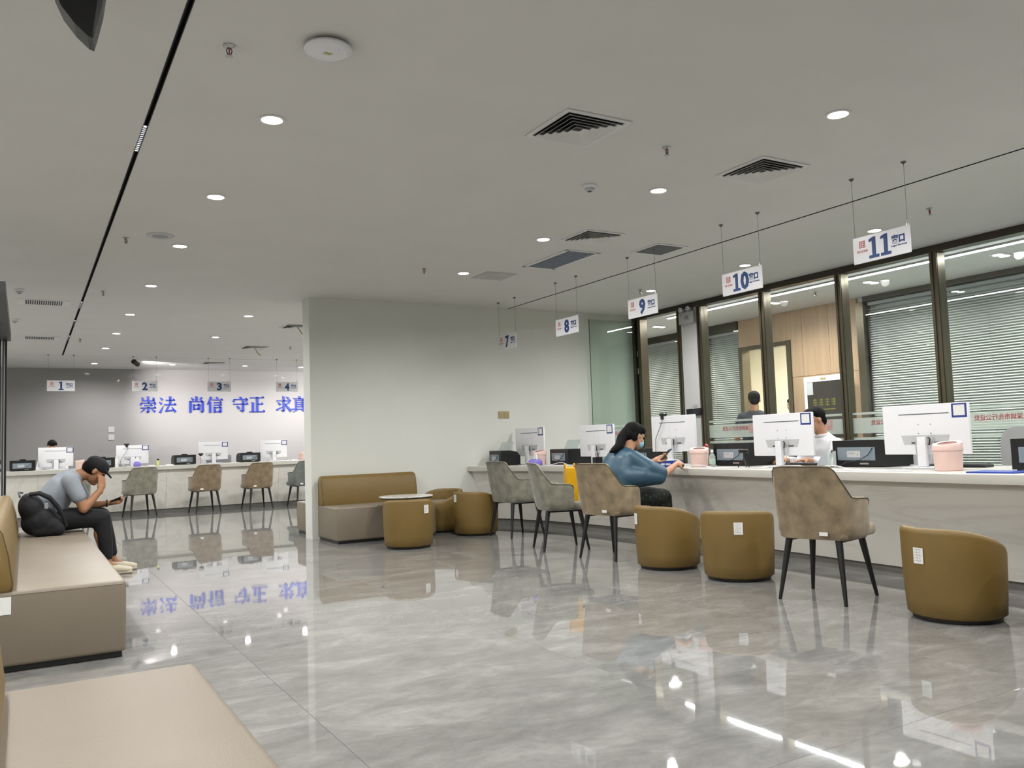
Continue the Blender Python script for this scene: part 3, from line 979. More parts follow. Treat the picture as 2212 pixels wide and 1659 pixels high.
# ---------------------------------------------------------------- slogan letters (heavy song style strokes)
def hs(x0, x1, y, t=6):
    return [[(x0, y - t / 2), (x1, y - t / 2), (x1, y + t / 2), (x0, y + t / 2)], [(x1 - 15, y + t / 2), (x1, y - t / 2), (x1 - 3, y + t / 2 + 3), (x1 - 8, y + 11)]]
def vs_(x, y0, y1, wd=13):
    return [[(x - wd / 2, y0), (x + wd / 2, y0 + 2), (x + wd / 2, y1), (x + wd / 2 + 4, y1 + 3), (x - wd / 2 - 2, y1 + 6), (x - wd / 2, y1)]]
def ds(x0, y0, x1, y1, a=13, b=3, bow=0):
    dx, dy = x1 - x0, y1 - y0
    L = math.hypot(dx, dy)
    nx, ny = -dy / L, dx / L
    mx, my = (x0 + x1) / 2 + nx * bow, (y0 + y1) / 2 + ny * bow
    m = (a + b) / 2
    return [[(x0 + nx * a / 2, y0 + ny * a / 2), (mx + nx * m / 2, my + ny * m / 2), (x1 + nx * b / 2, y1 + ny * b / 2),
             (x1 - nx * b / 2, y1 - ny * b / 2), (mx - nx * m / 2, my - ny * m / 2), (x0 - nx * a / 2, y0 - ny * a / 2)]]
GLY = {
 '崇': vs_(50, 76, 96) + vs_(20, 76, 90, 11) + vs_(80, 76, 90, 11) + hs(15, 86, 76) + ds(46, 72, 57, 62, 6, 13) + ds(14, 64, 8, 50, 9, 12) + hs(12, 92, 62) + ds(91, 62, 82, 49, 11, 3) + hs(28, 74, 48) + hs(8, 94, 34) + vs_(51, 6, 34) + ds(51, 6, 38, 14, 12, 3) + ds(32, 28, 10, 8, 10, 3) + ds(68, 28, 88, 10, 4, 14),
 '法': ds(8, 94, 23, 80, 5, 14) + ds(3, 68, 18, 55, 5, 14) + ds(8, 4, 27, 44, 14, 3) + hs(40, 92, 78) + vs_(65, 52, 96) + hs(31, 99, 52) + ds(60, 50, 42, 14, 8, 10) + ds(38, 12, 86, 20, 7, 7) + ds(74, 38, 94, 8, 4, 15),
 '尚': vs_(50, 72, 96) + ds(20, 94, 32, 78, 5, 13) + ds(82, 95, 68, 78, 12, 4) + vs_(15, 2, 68) + hs(15, 88, 69) + vs_(86, 6, 68) + ds(86, 5, 72, 12, 13, 3) + vs_(35, 18, 48, 11) + vs_(66, 18, 48, 11) + hs(35, 68, 48, 5) + hs(35, 66, 24, 5),
 '信': ds(30, 97, 4, 50, 15, 3, 2) + vs_(23, 0, 64) + ds(58, 97, 71, 86, 5, 14) + hs(36, 99, 79) + hs(45, 92, 63) + hs(45, 92, 48) + vs_(50, 0, 33, 12) + vs_(85, 0, 33, 12) + hs(50, 87, 33, 5) + hs(50, 85, 7, 5),
 '守': ds(44, 98, 57, 87, 5, 14) + ds(13, 84, 8, 66, 9, 13) + hs(12, 92, 82) + ds(92, 82, 82, 67, 12, 3) + hs(5, 97, 53) + vs_(66, 8, 70) + ds(66, 7, 46, 16, 14, 3) + ds(28, 42, 44, 24, 5, 16),
 '正': hs(7, 94, 92) + vs_(52, 4, 92) + hs(52, 88, 52) + vs_(25, 4, 58) + hs(2, 99, 5),
 '求': hs(5, 96, 73) + vs_(50, 6, 96) + ds(50, 6, 34, 14, 14, 3) + ds(68, 97, 84, 85, 5, 14) + ds(14, 62, 31, 46, 5, 14) + ds(4, 14, 46, 36, 13, 3) + ds(88, 64, 58, 44, 13, 3) + ds(54, 54, 97, 6, 5, 18),
 '真': hs(9, 92, 87) + vs_(51, 76, 98) + vs_(27, 20, 75, 11) + vs_(74, 20, 75, 11) + hs(27, 76, 75, 5) + hs(27, 74, 61, 5) + hs(27, 74, 48, 5) + hs(27, 74, 35, 5) + hs(1, 99, 19) + ds(36, 17, 8, 0, 11, 3) + ds(60, 17, 92, 0, 4, 15),
}
SLG = [('崇', 2.17), ('法', 2.57), ('尚', 3.185), ('信', 3.585), ('守', 4.165), ('正', 4.545), ('求', 5.175), ('真', 5.555)]
for k, (ch, x0) in enumerate(SLG):
    m = MB()
    for poly in GLY[ch]:
        pp = [(p[0] / 100 * .375, p[1] / 100 * .375) for p in poly]
        area = sum(pp[i][0] * pp[(i + 1) % len(pp)][1] - pp[(i + 1) % len(pp)][0] * pp[i][1] for i in range(len(pp)))
        if area < 0:
            pp = pp[::-1]
        m.prism(pp, -.022, 0)
    o = m.build('slogan_character', M['slogan'], None, None, (x0, YF - .001, 2.02))
    tag(o, 'blue raised character %s, %s of the slogan on the grey wall' % (ch, ORD[k]), 'wall lettering', 'characters of the blue slogan')

# ---------------------------------------------------------------- small wall fittings
t = thing('wall_switch', 'champagne double switch plate on the white wall', 'light switch', (5.795, YB, 1.445))
for s in (-1, 1):
    MB().rbox(s * .045 - .044, s * .045 + .044, -.009, 0, 0, .10, .003, 1).build('switch_plate', M['gold'], t)
    for q in (-1, 1):
        MB().rbox(s * .045 + q * .018 - .015, s * .045 + q * .018 + .015, -.012, -.009, .02, .08, .002, 1).build('rocker', M['gold'], t)
t = thing('emergency_lamp', 'grey twin-head emergency lamp on the white pillar', 'emergency light', (XP - .06, 8.93, 2.70), R(-90))
MB().rbox(-.15, .15, -.05, 0, 0, .17, .008, 2).build('battery_box', M['lightgrey'], t, 40)
for s in (-1, 1):
    MB().lathe([(.02, -.04), (.045, -.03), (.055, 0.0), (.05, .012), (.03, .015)], 18).build('lamp_head', M['grey'], t, 40).location = (s * .075, -.045, .205)
    MB().ell((s * .075, -.075, .205), (.043, .022, .036)).build('reflector', M['board'], t, 60)
    MB().cyl((s * .075, -.03, .16), (s * .075, -.035, .19), .012, n=8).build('neck', M['grey'], t)
MB().box(-.02, .06, -.0515, -.05, .06, .12).build('label_plate', M['grey'], t)
MB().box(-.11, -.09, -.0515, -.05, .125, .14).build('indicator', M['redink'], t)
t = thing('door_reader', 'black access control terminal on the white pillar', 'card reader', (XP - .06, 8.885, 1.395), R(-90))
MB().rbox(-.145, .145, -.03, 0, 0, .10, .006, 2).build('body', M['blackplastic'], t)
MB().rbox(-.02, .13, -.032, -.03, .012, .088, .001, 1).build('display', pm('dark_display', '#1e2430', .15), t)
MB().box(-.03, .06, -.006, 0, .125, .16).build('notice', M['lightgrey'], t)

# ---------------------------------------------------------------- left glass door (only its edge is in view)
t = thing('door_2', 'black and white frame of the glass door at the left edge', 'glass door', (-.2, 9.0, 0), 0, None, 'structure')
MB().box(-.06, .062, -1.5, 1.58, 2.39, 2.48).build('header', M['black'], t)
MB().box(-.045, -.026, 1.52, 1.58, 0, 2.40).build('post', M['black'], t)
MB().box(-.026, .006, 1.52, 1.58, 0, 2.40).build('post', M['board'], t)
MB().box(.006, .026, 1.52, 1.58, 0, 2.40).build('post', M['black'], t)
MB().box(-.006, .004, .1, 1.52, 0.02, 2.39).build('glass_leaf', M['glass'], t)
# ---------------------------------------------------------------- service counters
CFY = np.array([-3.0, 2.0, 3.0, 4.0, 5.0, 6.05, 6.8, 7.9, 8.8, 9.6, 10.2])
CFX = np.array([5.28, 5.29, 5.30, 5.33, 5.40, 5.50, 5.60, 5.68, 5.60, 5.44, 5.20])
def cf(y):
    """front edge of the curved counter"""
    return float(np.mean([np.interp(y + d, CFY, CFX) for d in (-.5, -.25, 0, .25, .5)])) if y < 9.6 else float(np.interp(y, CFY, CFX))
def sweep(profile, y0, y1, n=56):
    """profile: function of y giving a closed list of (x, z)"""
    m = MB()
    k = None
    vs, fs = [], []
    for i in range(n + 1):
        y = y0 + (y1 - y0) * i / n
        p = profile(y)
        k = len(p)
        vs += [(q[0], y, q[1]) for q in p]
    for i in range(n):
        for j in range(k):
            j2 = (j + 1) % k
            fs.append((i * k + j, i * k + j2, (i + 1) * k + j2, (i + 1) * k + j))
    fs += [tuple(range(k)), tuple(range(n * k + k - 1, n * k - 1, -1))]
    return m.add(vs, fs)
KT = .80
ctop = sweep(lambda y: [(cf(y), .735), (cf(y) - .004, .765), (cf(y), .797), (cf(y) + .006, KT), (6.5, KT), (6.5, .735)], -2.9, YB - .002).build('countertop', M['counterslab'], None, 30)
tag(ctop, 'long curved white stone countertop under signs seven to eleven', 'countertop')
sc_ = thing('service_counter', 'pale marble front of the curved counter under signs seven to eleven', 'counter', (0, 0, 0))
JY = [-2.9, 0.2, 2.6, 4.55, 6.5, 8.4, YB - .002]
for a, b in zip(JY[:-1], JY[1:]):
    sweep(lambda y: [(cf(y) + .06, .734), (cf(y) + .30, .085), (cf(y) + .34, .085), (cf(y) + .12, .734)], a + .0015, b - .0015, 14).build('front_panel', M['counterbase'], sc_, 30)
sweep(lambda y: [(cf(y) + .33, 0.0), (cf(y) + .33, .084), (cf(y) + .37, .084), (cf(y) + .37, 0.0)], -2.9, YB - .002).build('plinth', M['kick'], sc_, 30)

FT = .895
ft = MB().rbox(-1.9, XP - .01, 16.83, 17.62, .82, FT, .006, 2).build('countertop', M['counterslab'])
tag(ft, 'far white countertop under signs one to four', 'countertop')
fc = thing('service_counter', 'pale grey front of the far counter under signs one to four', 'counter', (3.0, 17.0, 0))
for a, b in ((-1.88, .2), (.2, 2.3), (2.3, 4.4), (4.4, 6.5), (6.5, XP - .02)):
    m = MB()
    x0, x1 = a - 3.0 + .0015, b - 3.0 - .0015
    m.add([(x0, -.11, .819), (x1, -.11, .819), (x1, .06, .085), (x0, .06, .085), (x0, -.05, .819), (x1, -.05, .819), (x1, .12, .085), (x0, .12, .085)],
          [(0, 1, 2, 3), (7, 6, 5, 4), (0, 4, 5, 1), (3, 2, 6, 7), (0, 3, 7, 4), (1, 5, 6, 2)])
    m.build('front_panel', M['counterbase'], fc)
MB().box(-4.88, 5.18, .09, .13, 0, .084).build('plinth', M['kick'], fc)

# ---------------------------------------------------------------- armchairs with thin black legs (face +x)
def chair_proto(mat, tagpart):
    t = thing('armchair', 'x', 'chair', (0, 0, 0), 0, 'suede armchairs at the counters')
    plan = [(.085, -.268, .615), (.07, -.276, .650), (.04, -.279, .660), (-.02, -.277, .664), (-.08, -.272, .666), (-.125, -.264, .675), (-.155, -.255, .73), (-.180, -.242, .79), (-.200, -.226, .848), (-.212, -.205, .872), (-.224, -.14, .877), (-.230, -.07, .878)]
    full = plan + [(-.232, 0, .876)] + [(x, -y, h) for x, y, h in reversed(plan)]
    NV = 9
    m = MB()
    n = len(full)
    def warp(x, y, z):
        k = max(0.0, z - .50)
        s = 1 - .30 * max(0, z - .66)
        low = max(0.0, (.47 - z) / .07)
        back = max(0.0, min(1.0, (.05 - x) / .25))
        return (x * (1 - .10 * low) - .20 * k * back, y * s * (1 - .12 * low * low), z)
    vs, fs = [], []
    th = .036
    nor = []
    for i in range(n):
        a, b = full[max(i - 1, 0)], full[min(i + 1, n - 1)]
        d = Vector((b[0] - a[0], b[1] - a[1], 0)).normalized()
        nor.append(Vector((d.y, -d.x, 0)))          # points outward? checked below
    cen = Vector((0.05, 0, 0))
    for i, (x, y, h) in enumerate(full):
        nn = nor[i]
        if nn.dot(Vector((x, y, 0)) - cen) < 0:
            nn = -nn
        col = []
        for k in range(NV):
            z = .405 + (h - .405) * k / (NV - 1)
            col.append(warp(x, y, z))
        tipo = warp(x - nn.x * th * .5, y - nn.y * th * .5, h + .012)
        inn = []
        for k in range(NV - 1, -1, -1):
            z = .405 + (h - .405) * k / (NV - 1)
            inn.append(warp(x - nn.x * th, y - nn.y * th, z))
        vs += col + [tipo] + inn
    K = 2 * NV + 1
    for i in range(n - 1):
        for k in range(K):
            k2 = (k + 1) % K
            fs.append((i * K + k, i * K + k2, (i + 1) * K + k2, (i + 1) * K + k))
    fs += [tuple(range(K)), tuple(range((n - 1) * K + K - 1, (n - 1) * K - 1, -1))]
    MB().add(vs, fs).build('backrest', mat, t, 60)
    edge = []
    for i in range(n):
        edge.append(Vector(vs[i * K + NV - 1]) + Vector((0, 0, .004)))
    MB().tube(edge, .0045, 5).build('piping', M['piping'], t, 60)
    MB().rbox(-.20, .285, -.232, .232, .402, .487, .032, 3).build('seat', mat, t, 50)
    for sx in (-1, 1):
        for sy in (-1, 1):
            MB().cyl((sx * .165, sy * .17, .41), (sx * .235, sy * .225, 0.0), .024, .0115, 12).build('leg', M['black'], t, 50)
    MB().rbox(-.18, .18, -.185, -.155, .385, .403, .004, 1).rbox(-.18, .18, .155, .185, .385, .403, .004, 1).rbox(-.02, .02, -.17, .17, .388, .403, .004, 1).build('underframe', M['black'], t)
    if tagpart:
        m = MB().box(-.004, .0, -.028, .028, -.012, .012)
        o = m.build('care_tag', M['paper'], t)
        o.location = (-.226, tagpart, .445)
    return t
PR = {}
def armchair(kind, x, y, deg, label, tagy=.12):
    if kind not in PR:
        PR[kind] = chair_proto(M[kind], tagy)
        o = PR[kind]
        o.location = (x, y, 0)
        o.rotation_euler = (0, 0, R(deg))
        o['label'] = label
        return o
    return copy_tree(PR[kind], (x, y, 0), R(deg), label)
armchair('greige', 5.06, 8.67, 4, 'grey-green suede armchair at the counter nearest the white wall', 0)
armchair('greige', 4.78, 7.31, -18, 'grey-green suede armchair with a yellow bag on its seat', 0)
armchair('tan', 4.80, 6.42, 11, 'tan suede armchair the woman in blue sits on', -.1)
armchair('tan', 4.655, 3.875, 14, 'empty tan suede armchair in the foreground at the counter', -.1)
armchair('greige', .72, 16.5, 97, 'armchair at the far counter half hidden behind the seated man')
armchair('greige', 1.79, 16.5, 101, 'grey-green armchair at the far counter right of the seated man')
armchair('brown', 2.91, 16.52, 97, 'brown suede armchair at the far counter below sign two', .12)
armchair('brown', 3.88, 16.56, 97, 'brown suede armchair at the far counter below sign three')
armchair('slate', 4.76, 16.52, 98, 'slate grey armchair at the far counter cut by the white wall', .12)

# ---------------------------------------------------------------- mustard tub chairs (face +x)
def tub_proto():
    t = thing('tub_chair', 'x', 'tub chair', (0, 0, 0), 0, 'mustard leather tub chairs')
    n = 48
    def top(a):                       # a = 0 at the front
        k = (1 - math.cos(a)) / 2
        k = max(0.0, min(1.0, (k - .08) / .88))
        k = math.sin(k * PI / 2)
        return .385 + .145 * k
    prof = [(.245, .022), (.262, .035), (.268, .12), (.274, .25)]
    vs, fs = [], []
    K = None
    for i in range(n):
        a = 2 * PI * i / n
        h = top(a)
        ring = [(r, z) for r, z in prof] + [(.278, h - .03), (.274, h - .008), (.262, h), (.238, h), (.226, h - .008), (.222, h - .03), (.222, .33)]
        K = len(ring)
        vs += [(r * math.cos(a), r * math.sin(a), z) for r, z in ring]
    for i in range(n):
        i2 = (i + 1) % n
        for k in range(K - 1):
            fs.append((i * K + k, i2 * K + k, i2 * K + k + 1, i * K + k + 1))
    fs.append(tuple(i * K for i in range(n - 1, -1, -1)))
    fs.append(tuple(i * K + K - 1 for i in range(n)))
    MB().add(vs, fs).build('shell', M['mustard'], t, 60)
    MB().lathe([(.221, .331), (.221, .375), (.20, .392), (.12, .397), (.01, .398)], 40).build('seat_cushion', M['taupe'], t, 60)
    MB().lathe([(.235, .0), (.238, .010), (.238, .0225), (.1, .0225)], 32).build('base', M['black'], t, 60)
    return t
tub = tub_proto()
TUBS = [(4.77, 5.62, 2, (161, .42), 'mustard tub chair right behind the woman in blue'),
        (4.80, 4.83, 42, (227, .405), 'mustard tub chair left of the foreground tan armchair'),
        (4.72, 3.02, -12, (173, .375), 'largest mustard tub chair in the right foreground'),
        (3.65, 8.62, 70, (291, .42), 'mustard tub chair in front of the small round table'),
        (4.80, 9.22, 22, (180, .45), 'mustard tub chair beside the leg of the grey-green armchair'),
        (4.66, 9.90, 205, None, 'mustard tub chair facing the small round table, seat showing'),
        (4.74, 2.28, 20, None, 'mustard tub chair cut off by the right edge')]
lab = MB()
lab.box(-.033, .033, -.0012, 0, -.045, .045)
lab_me = lab.mesh('paper_label', M['paper'])
ink = MB()
for k in range(5):
    ink.box(-.028, .02 - .012 * (k % 2), -.0018, -.0012, .034 - k * .016, .036 - k * .016)
for q in (-.008, .012):
    ink.box(q, q + .0015, -.0018, -.0012, -.03, .036)
ink_me = ink.mesh('print', M['ink'])
for k, (x, y, d, st_, lb) in enumerate(TUBS):
    if k == 0:
        o = tub
        o.location = (x, y, 0)
        o.rotation_euler = (0, 0, R(d))
        o['label'] = lb
    else:
        o = copy_tree(tub, (x, y, 0), R(d), lb)
        for c in list(o.children):
            if c.name.startswith('paper_label'):
                for g in list(c.children):
                    bpy.data.objects.remove(g)
                bpy.data.objects.remove(c)
    if st_:
        a = R(st_[0] - d)
        s = link('paper_label', lab_me, o, (.2785 * math.cos(a), .2785 * math.sin(a), st_[1]))
        s.rotation_euler = (0, 0, a + R(90))
        s['label'] = 'white printed inventory label'
        link('print', ink_me, s)
# ---------------------------------------------------------------- upholstered benches and the sofa
def bench(name, label, L, loc, rotz, sticker=False, seat_h=.42, cat='bench'):
    """local: seat runs along x from 0 to L, front at -y, back along y = 0"""
    t = thing(name, label, cat, loc, rotz, 'taupe and mustard benches')
    MB().rbox(0.02, L - .02, -.72, -.02, 0.0, .035, .005, 1).build('plinth', M['black'], t)
    MB().rbox(0, L, -.74, 0, .03, seat_h - .003, .022, 3).build('seat', M['taupe'], t, 50)
    MB().tube([(.02, -.738, seat_h - .022), (L - .02, -.738, seat_h - .022)], .0035, 6).tube([(.002, -.72, seat_h - .022), (.002, -.2, seat_h - .022)], .0035, 6).tube([(L - .002, -.72, seat_h - .022), (L - .002, -.2, seat_h - .022)], .0035, 6).build('seam', M['taupe'], t)
    # backrest: leaning rounded slab
    m = MB()
    prof = [(-.20, seat_h - .015), (-.205, seat_h + .03), (-.185, seat_h + .18), (-.155, seat_h + .30), (-.125, seat_h + .345), (-.085, seat_h + .352), (-.045, seat_h + .34), (-.02, seat_h + .30), (-.01, seat_h - .015)]
    vs, fs = [], []
    K = len(prof)
    xs = [(0.0, .80), (.012, .93), (.035, 1.0), (L - .035, 1.0), (L - .012, .93), (L, .80)]
    cy, cz = -.10, seat_h + .17
    for x, s in xs:
        for y, z in prof:
            vs.append((x, cy + (y - cy) * s, cz + (z - cz) * (1 - (1 - s) * .5)))
    for i in range(len(xs) - 1):
        for k in range(K):
            k2 = (k + 1) % K
            fs.append((i * K + k, i * K + k2, (i + 1) * K + k2, (i + 1) * K + k))
    fs += [tuple(range(K)), tuple(range((len(xs) - 1) * K + K - 1, (len(xs) - 1) * K - 1, -1))]
    m.add(vs, fs).build('backrest', M['mustard'], t, 60)
    m = MB()
    ro = [vs[1 * K + k] for k in range(K)]
    m.tube([Vector(p) + Vector((-.001, 0, 0)) for p in ro], .0025, 5).build('seam', M['piping'], t)
    if sticker:
        s = link('paper_label', lab_me, t, (L + .0012, -.62, .33))
        s.rotation_euler = (0, 0, R(90))
    return t
# sofa against the white wall: back along +y
bench('sofa', 'short sofa with mustard backrest against the white wall', 1.255, (3.115, 10.19, 0), 0, cat='sofa')
# long benches on the left: back toward -x, seat front toward +x
b1 = bench('bench', 'long taupe bench the man with the cap sits on', 4.05, (-.25, 5.14, 0), R(90))
s = link('paper_label', lab_me, b1, (-.0015, -.16, .345))
s.rotation_euler = (0, 0, R(-90))
bench('bench', 'nearest taupe bench filling the bottom left corner', 4.0, (-.25, -1.03, 0), R(90))
bench('bench', 'end of a taupe bench seen behind the edge of the white wall', 1.6, (4.76, 10.53, 0), R(180))

# ---------------------------------------------------------------- round coffee table
t = thing('round_table', 'small round table with white marble top and black stem', 'table', (3.86, 9.17, 0))
MB().lathe([(.01, .505), (.29, .505), (.312, .513), (.316, .52), (.312, .526), (.29, .527), (.01, .527)], 40).build('tabletop', vein_material('table_marble', '#c9c7c2', '#a9a6a2', .2, 3.0), t, 40)
MB().lathe([(.30, .498), (.30, .505)], 32).build('rim', M['black'], t)
MB().cyl((0, 0, .02), (0, 0, .5), .024, n=14).lathe([(.09, .49), (.10, .497)], 20).build('stem', M['black'], t, 40)
for k in range(4):
    a = R(40 + 90 * k)
    d = Vector((math.cos(a), math.sin(a), 0))
    MB().tube([d * .02 + Vector((0, 0, .05)), d * .18 + Vector((0, 0, .026)), d * .28 + Vector((0, 0, .012))], [.02, .016, .011], 8).build('foot', M['black'], t, 50)

# ---------------------------------------------------------------- yellow bag on the armchair
t = thing('tote_bag', 'bright yellow tote bag standing on the grey-green armchair', 'bag', (4.90, 7.27, .487), R(66))
m = MB()
m.add([(-.11, -.06, 0), (.11, -.06, 0), (.11, .06, 0), (-.11, .06, 0), (-.125, -.065, .33), (.12, -.06, .34), (.12, .045, .34), (-.125, .055, .335)],
      [(0, 3, 2, 1), (0, 1, 5, 4), (1, 2, 6, 5), (2, 3, 7, 6), (3, 0, 4, 7), (4, 5, 6, 7)])
m.build('bag_body', M['yellow'], t)
MB().add([(.1125, -.05, .01), (.1125, .05, .01), (.1215, .036, .33), (.1215, -.052, .33)], [(0, 1, 2, 3)]).add([(.1105, -.05, .01), (.1105, .05, .01), (.1195, .036, .33), (.1195, -.052, .33)], [(3, 2, 1, 0)]).build('gusset', M['yellowd'], t)
for y in (-.055, .045):
    MB().tube([(-.07, y, .33), (-.05, y, .36), (.0, y + .01, .375), (.05, y, .36), (.07, y, .33)], .008, 6).build('handle', M['yellow'], t, 50)
MB().box(-.09, .10, -.0635, -.0625, .27, .30).build('print_band', M['paper'], t)
# ---------------------------------------------------------------- things on the counters (backs face the customer, local -y)
def monitor(label, loc, rotz, w, h, zb, webcam=False, group='monitors on the near counter', vesa=True, sticker=True):
    t = thing('monitor', label, 'monitor', loc, rotz, group)
    MB().rbox(-w / 2, w / 2, -.004, .022, zb, zb + h, .008, 2).build('panel', M['monitor'], t, 40)
    MB().box(-w / 2 + .006, w / 2 - .006, .0215, .0228, zb + .008, zb + h - .008).build('screen', M['blackplastic'], t)
    MB().box(-w * .30, w * .285, -.0055, -.0035, zb + h * .80, zb + h * .80 + .007).build('vent_slot', M['dgrey'], t)
    MB().prism([(-w * .28, zb + h * .385), (-w * .25, zb + h * .20), (w * .25, zb + h * .20), (w * .28, zb + h * .385)], -.0058, -.0038).build('port_bay', M['lightgrey'], t)  # raised plate; its grey paints the shade of a recess
    for q in (-.14, .13, .17):
        MB().box(w * q - .014, w * q + .014, -.008, -.005, zb + h * .215, zb + h * .25).build('port', M['dgrey'], t)
    MB().rbox(-.036, .036, -.065, -.030, .012, zb + h * .36, .006, 2).build('stand_column', M['board'], t, 40)
    MB().box(-.03, .03, -.035, -.004, zb + h * .22, zb + h * .34).build('stand_mount', M['board'], t)
    MB().rbox(-.125, .125, -.13, .09, 0, .012, .005, 2).build('stand_base', M['board'], t)
    MB().tube([(.04, -.03, zb + h * .34), (.062, -.045, zb + h * .31), (.058, -.05, zb + h * .19)], .0055, 6).build('cable_clip', M['black'], t)
    if vesa:
        for q in (-1, 1):
            MB().cyl((q * .05, -.004, zb + h * .60), (q * .05, -.006, zb + h * .60), .004, n=8).build('screw', M['dgrey'], t)
            MB().cyl((q * .05, -.004, zb + h * .42), (q * .05, -.006, zb + h * .42), .004, n=8).build('screw', M['dgrey'], t)
    sx = w * .40
    if sticker:
        fr = MB().rbox(sx - .058, sx + .058, -.0056, -.004, zb + h * .71, zb + h * .985, .001, 1).build('sticker_frame', M['navyframe'], t)
        MB().box(sx - .043, sx + .043, -.0064, -.0056, zb + h * .75, zb + h * .955).build('sticker_paper', M['paper'], fr)
    for q, a in ((-1, .10), (1, -.08)):
        x = q * w * .10
        MB().tube([(x, -.008, zb + h * .33), (x * 1.02, -.02, zb + h * .16), (x * .8, -.03, zb * .55), (x * .3 + a * .4, .0, .012), (a * 2.2, .03, .006)], .004, 6).build('cable', M['lightgrey'], t, 60)
    if webcam:
        cx_ = -w * .22 if webcam is True else webcam
        k = MB().rbox(cx_ - .045, cx_ + .045, -.015, .03, zb + h + .003, zb + h + .032, .010, 2).build('webcam', M['blackplastic'], t, 40)
        MB().rbox(cx_ - .02, cx_ + .02, -.018, .0, zb + h - .035, zb + h + .004, .004, 1).build('webcam_clip', M['blackplastic'], k)
        MB().tube([(cx_ + .01, -.015, zb + h + .01), (cx_ + .02, -.03, zb + h - .06), (cx_ - .03, -.035, zb + h - .15), (cx_ - .10, -.03, zb + h - .25), (cx_ - .12, -.02, zb * .5), (cx_ - .10, 0, .006)], .003, 6).build('webcam_cable', M['black'], k, 60)
    return t

def printer(label, loc, rotz, w=.43, d=.36, h=.20, tray=False, hump=False, group='black printers on the counters', zpanel=.5):
    t = thing('printer', label, 'printer', loc, rotz, group)
    m = MB()
    m.prism([(0, .008), (d, .008), (d, h * .62), (d - .05, h * .90), (d - .16, h), (0, h)], -w / 2, w / 2, 'yz')
    m.build('body', M['blackplastic'], t)
    MB().box(-w / 2 + .02, w / 2 - .02, .02, d - .02, 0, .009).build('feet', M['black'], t)
    pn = MB().rbox(-w * .40, w * .34, -.008, .002, h * .24, h * .74, .006, 1).build('rear_panel', M['bluegrey'], t)
    MB().box(-w * .20, w * .06, -.0095, -.008, h * .36, h * .60).build('rating_label', M['lightgrey'], pn)
    MB().box(-w * .17, -w * .05, -.0102, -.0095, h * .50, h * .54).box(.0, w * .02, -.0102, -.0095, h * .42, h * .52).build('print', M['ink'], pn)
    MB().tube([(w * .30, -.008, h * .72), (w * .24, -.03, h * .45), (w * .08, -.035, h * .27), (-w * .2, -.04, h * .16), (-w * .32, -.05, .006)], .0035, 6).build('power_lead', M['black'], t, 60)
    MB().box(w * .05, w * .22, -.012, .0, h * .10, h * .16).build('usb_plug', M['chrome'], t)
    if tray:
        k = MB()
        k.rbox(-.15, .15, -.004, .004, 0, .14, .003, 1, Matrix.Translation((0, d * .45, h - .01)) @ Matrix.Rotation(R(-28), 4, 'X'))
        k.build('paper_support', M['acryl'], t)
    if hump:
        MB().rbox(-.05, .05, .04, .13, h - .002, h + .022, .01, 2).build('latch', M['black'], t)
    return t

def bin_(label, loc, r=.085, h=.20, group='pink table bins', rot=0.0):
    t = thing('table_bin', label, 'bin', loc, rot, group)
    MB().lathe([(r * .86, 0), (r * .90, .004), (r * .96, h * .6), (r * .97, h * .66)], 32).build('bucket', M['pink'], t, 40)
    n = 32
    vs, fs = [], []
    rows = [(r * 1.0, lambda a: h * .66), (r * 1.02, lambda a: h * .70), (r * 1.0, lambda a: h * .745), (r * .985, lambda a: h * (.90 + .07 * math.cos(a))), (r * .95, lambda a: h * (.915 + .07 * math.cos(a))), (r * .62, lambda a: h * (.905 + .046 * math.cos(a)))]
    for rr, zf in rows:
        for i in range(n):
            a = 2 * PI * i / n
            vs.append((rr * math.cos(a), rr * math.sin(a), zf(a)))
    for k in range(len(rows) - 1):
        for i in range(n):
            j = (i + 1) % n
            fs.append((k * n + i, k * n + j, (k + 1) * n + j, (k + 1) * n + i))
    MB().add(vs, fs).build('lid', M['pink'], t, 45)
    top = [vs[(len(rows) - 1) * n + i] for i in range(n)]
    MB().add([(x, y, z - .004) for x, y, z in top], [tuple(range(n))]).build('opening', M['pinkdark'], t)
    return t

RZ = R(-90)
W, Hm = .70, .385
monitor('white monitor under sign eleven, largest in the right foreground', (5.99, 3.99, KT), R(-88), W, Hm, .105)
monitor('white monitor under sign ten in front of the clerk', (5.99, 5.40, KT), RZ, W, Hm, .10)
monitor('white monitor with black webcam right of the woman in blue', (6.02, 6.93, KT), RZ, W, Hm, .15, True, sticker=False)
monitor('white monitor left of the woman in blue', (6.02, 8.33, KT), RZ, W, Hm, .10)
monitor('white monitor under sign seven nearest the white wall', (5.96, 9.80, KT), R(-86), W * .95, Hm, .115)
printer('black printer between the monitors under signs ten and eleven', (6.06, 4.66, KT), RZ, .50, .38, .225)
printer('black printer left of the clerk\'s monitor', (6.06, 6.12, KT), RZ, .50, .38, .225)
printer('black printer half hidden behind the woman in blue', (6.02, 7.52, KT), RZ, .40, .34, .19)
printer('black printer with clear paper support under sign eight', (5.92, 9.02, KT), RZ, .42, .40, .20, True)
printer('black printer at the wall end of the near counter', (5.50, 9.95, KT), RZ, .32, .30, .20, True)
printer('black printer cut off by the right edge', (5.76, 2.97, KT), RZ, .50, .38, .215)
bin_('pink table bin right of the large foreground monitor', (5.68, 3.62, KT), .10, .215)
bin_('pink table bin beside the blue tray', (5.80, 6.30, KT), .095, .20, rot=.8)
bin_('pink table bin below sign eight near the tissue box', (5.80, 9.30, KT), .095, .20)
bin_('pink table bin behind the woman in blue', (6.15, 7.98, KT), .085, .19)

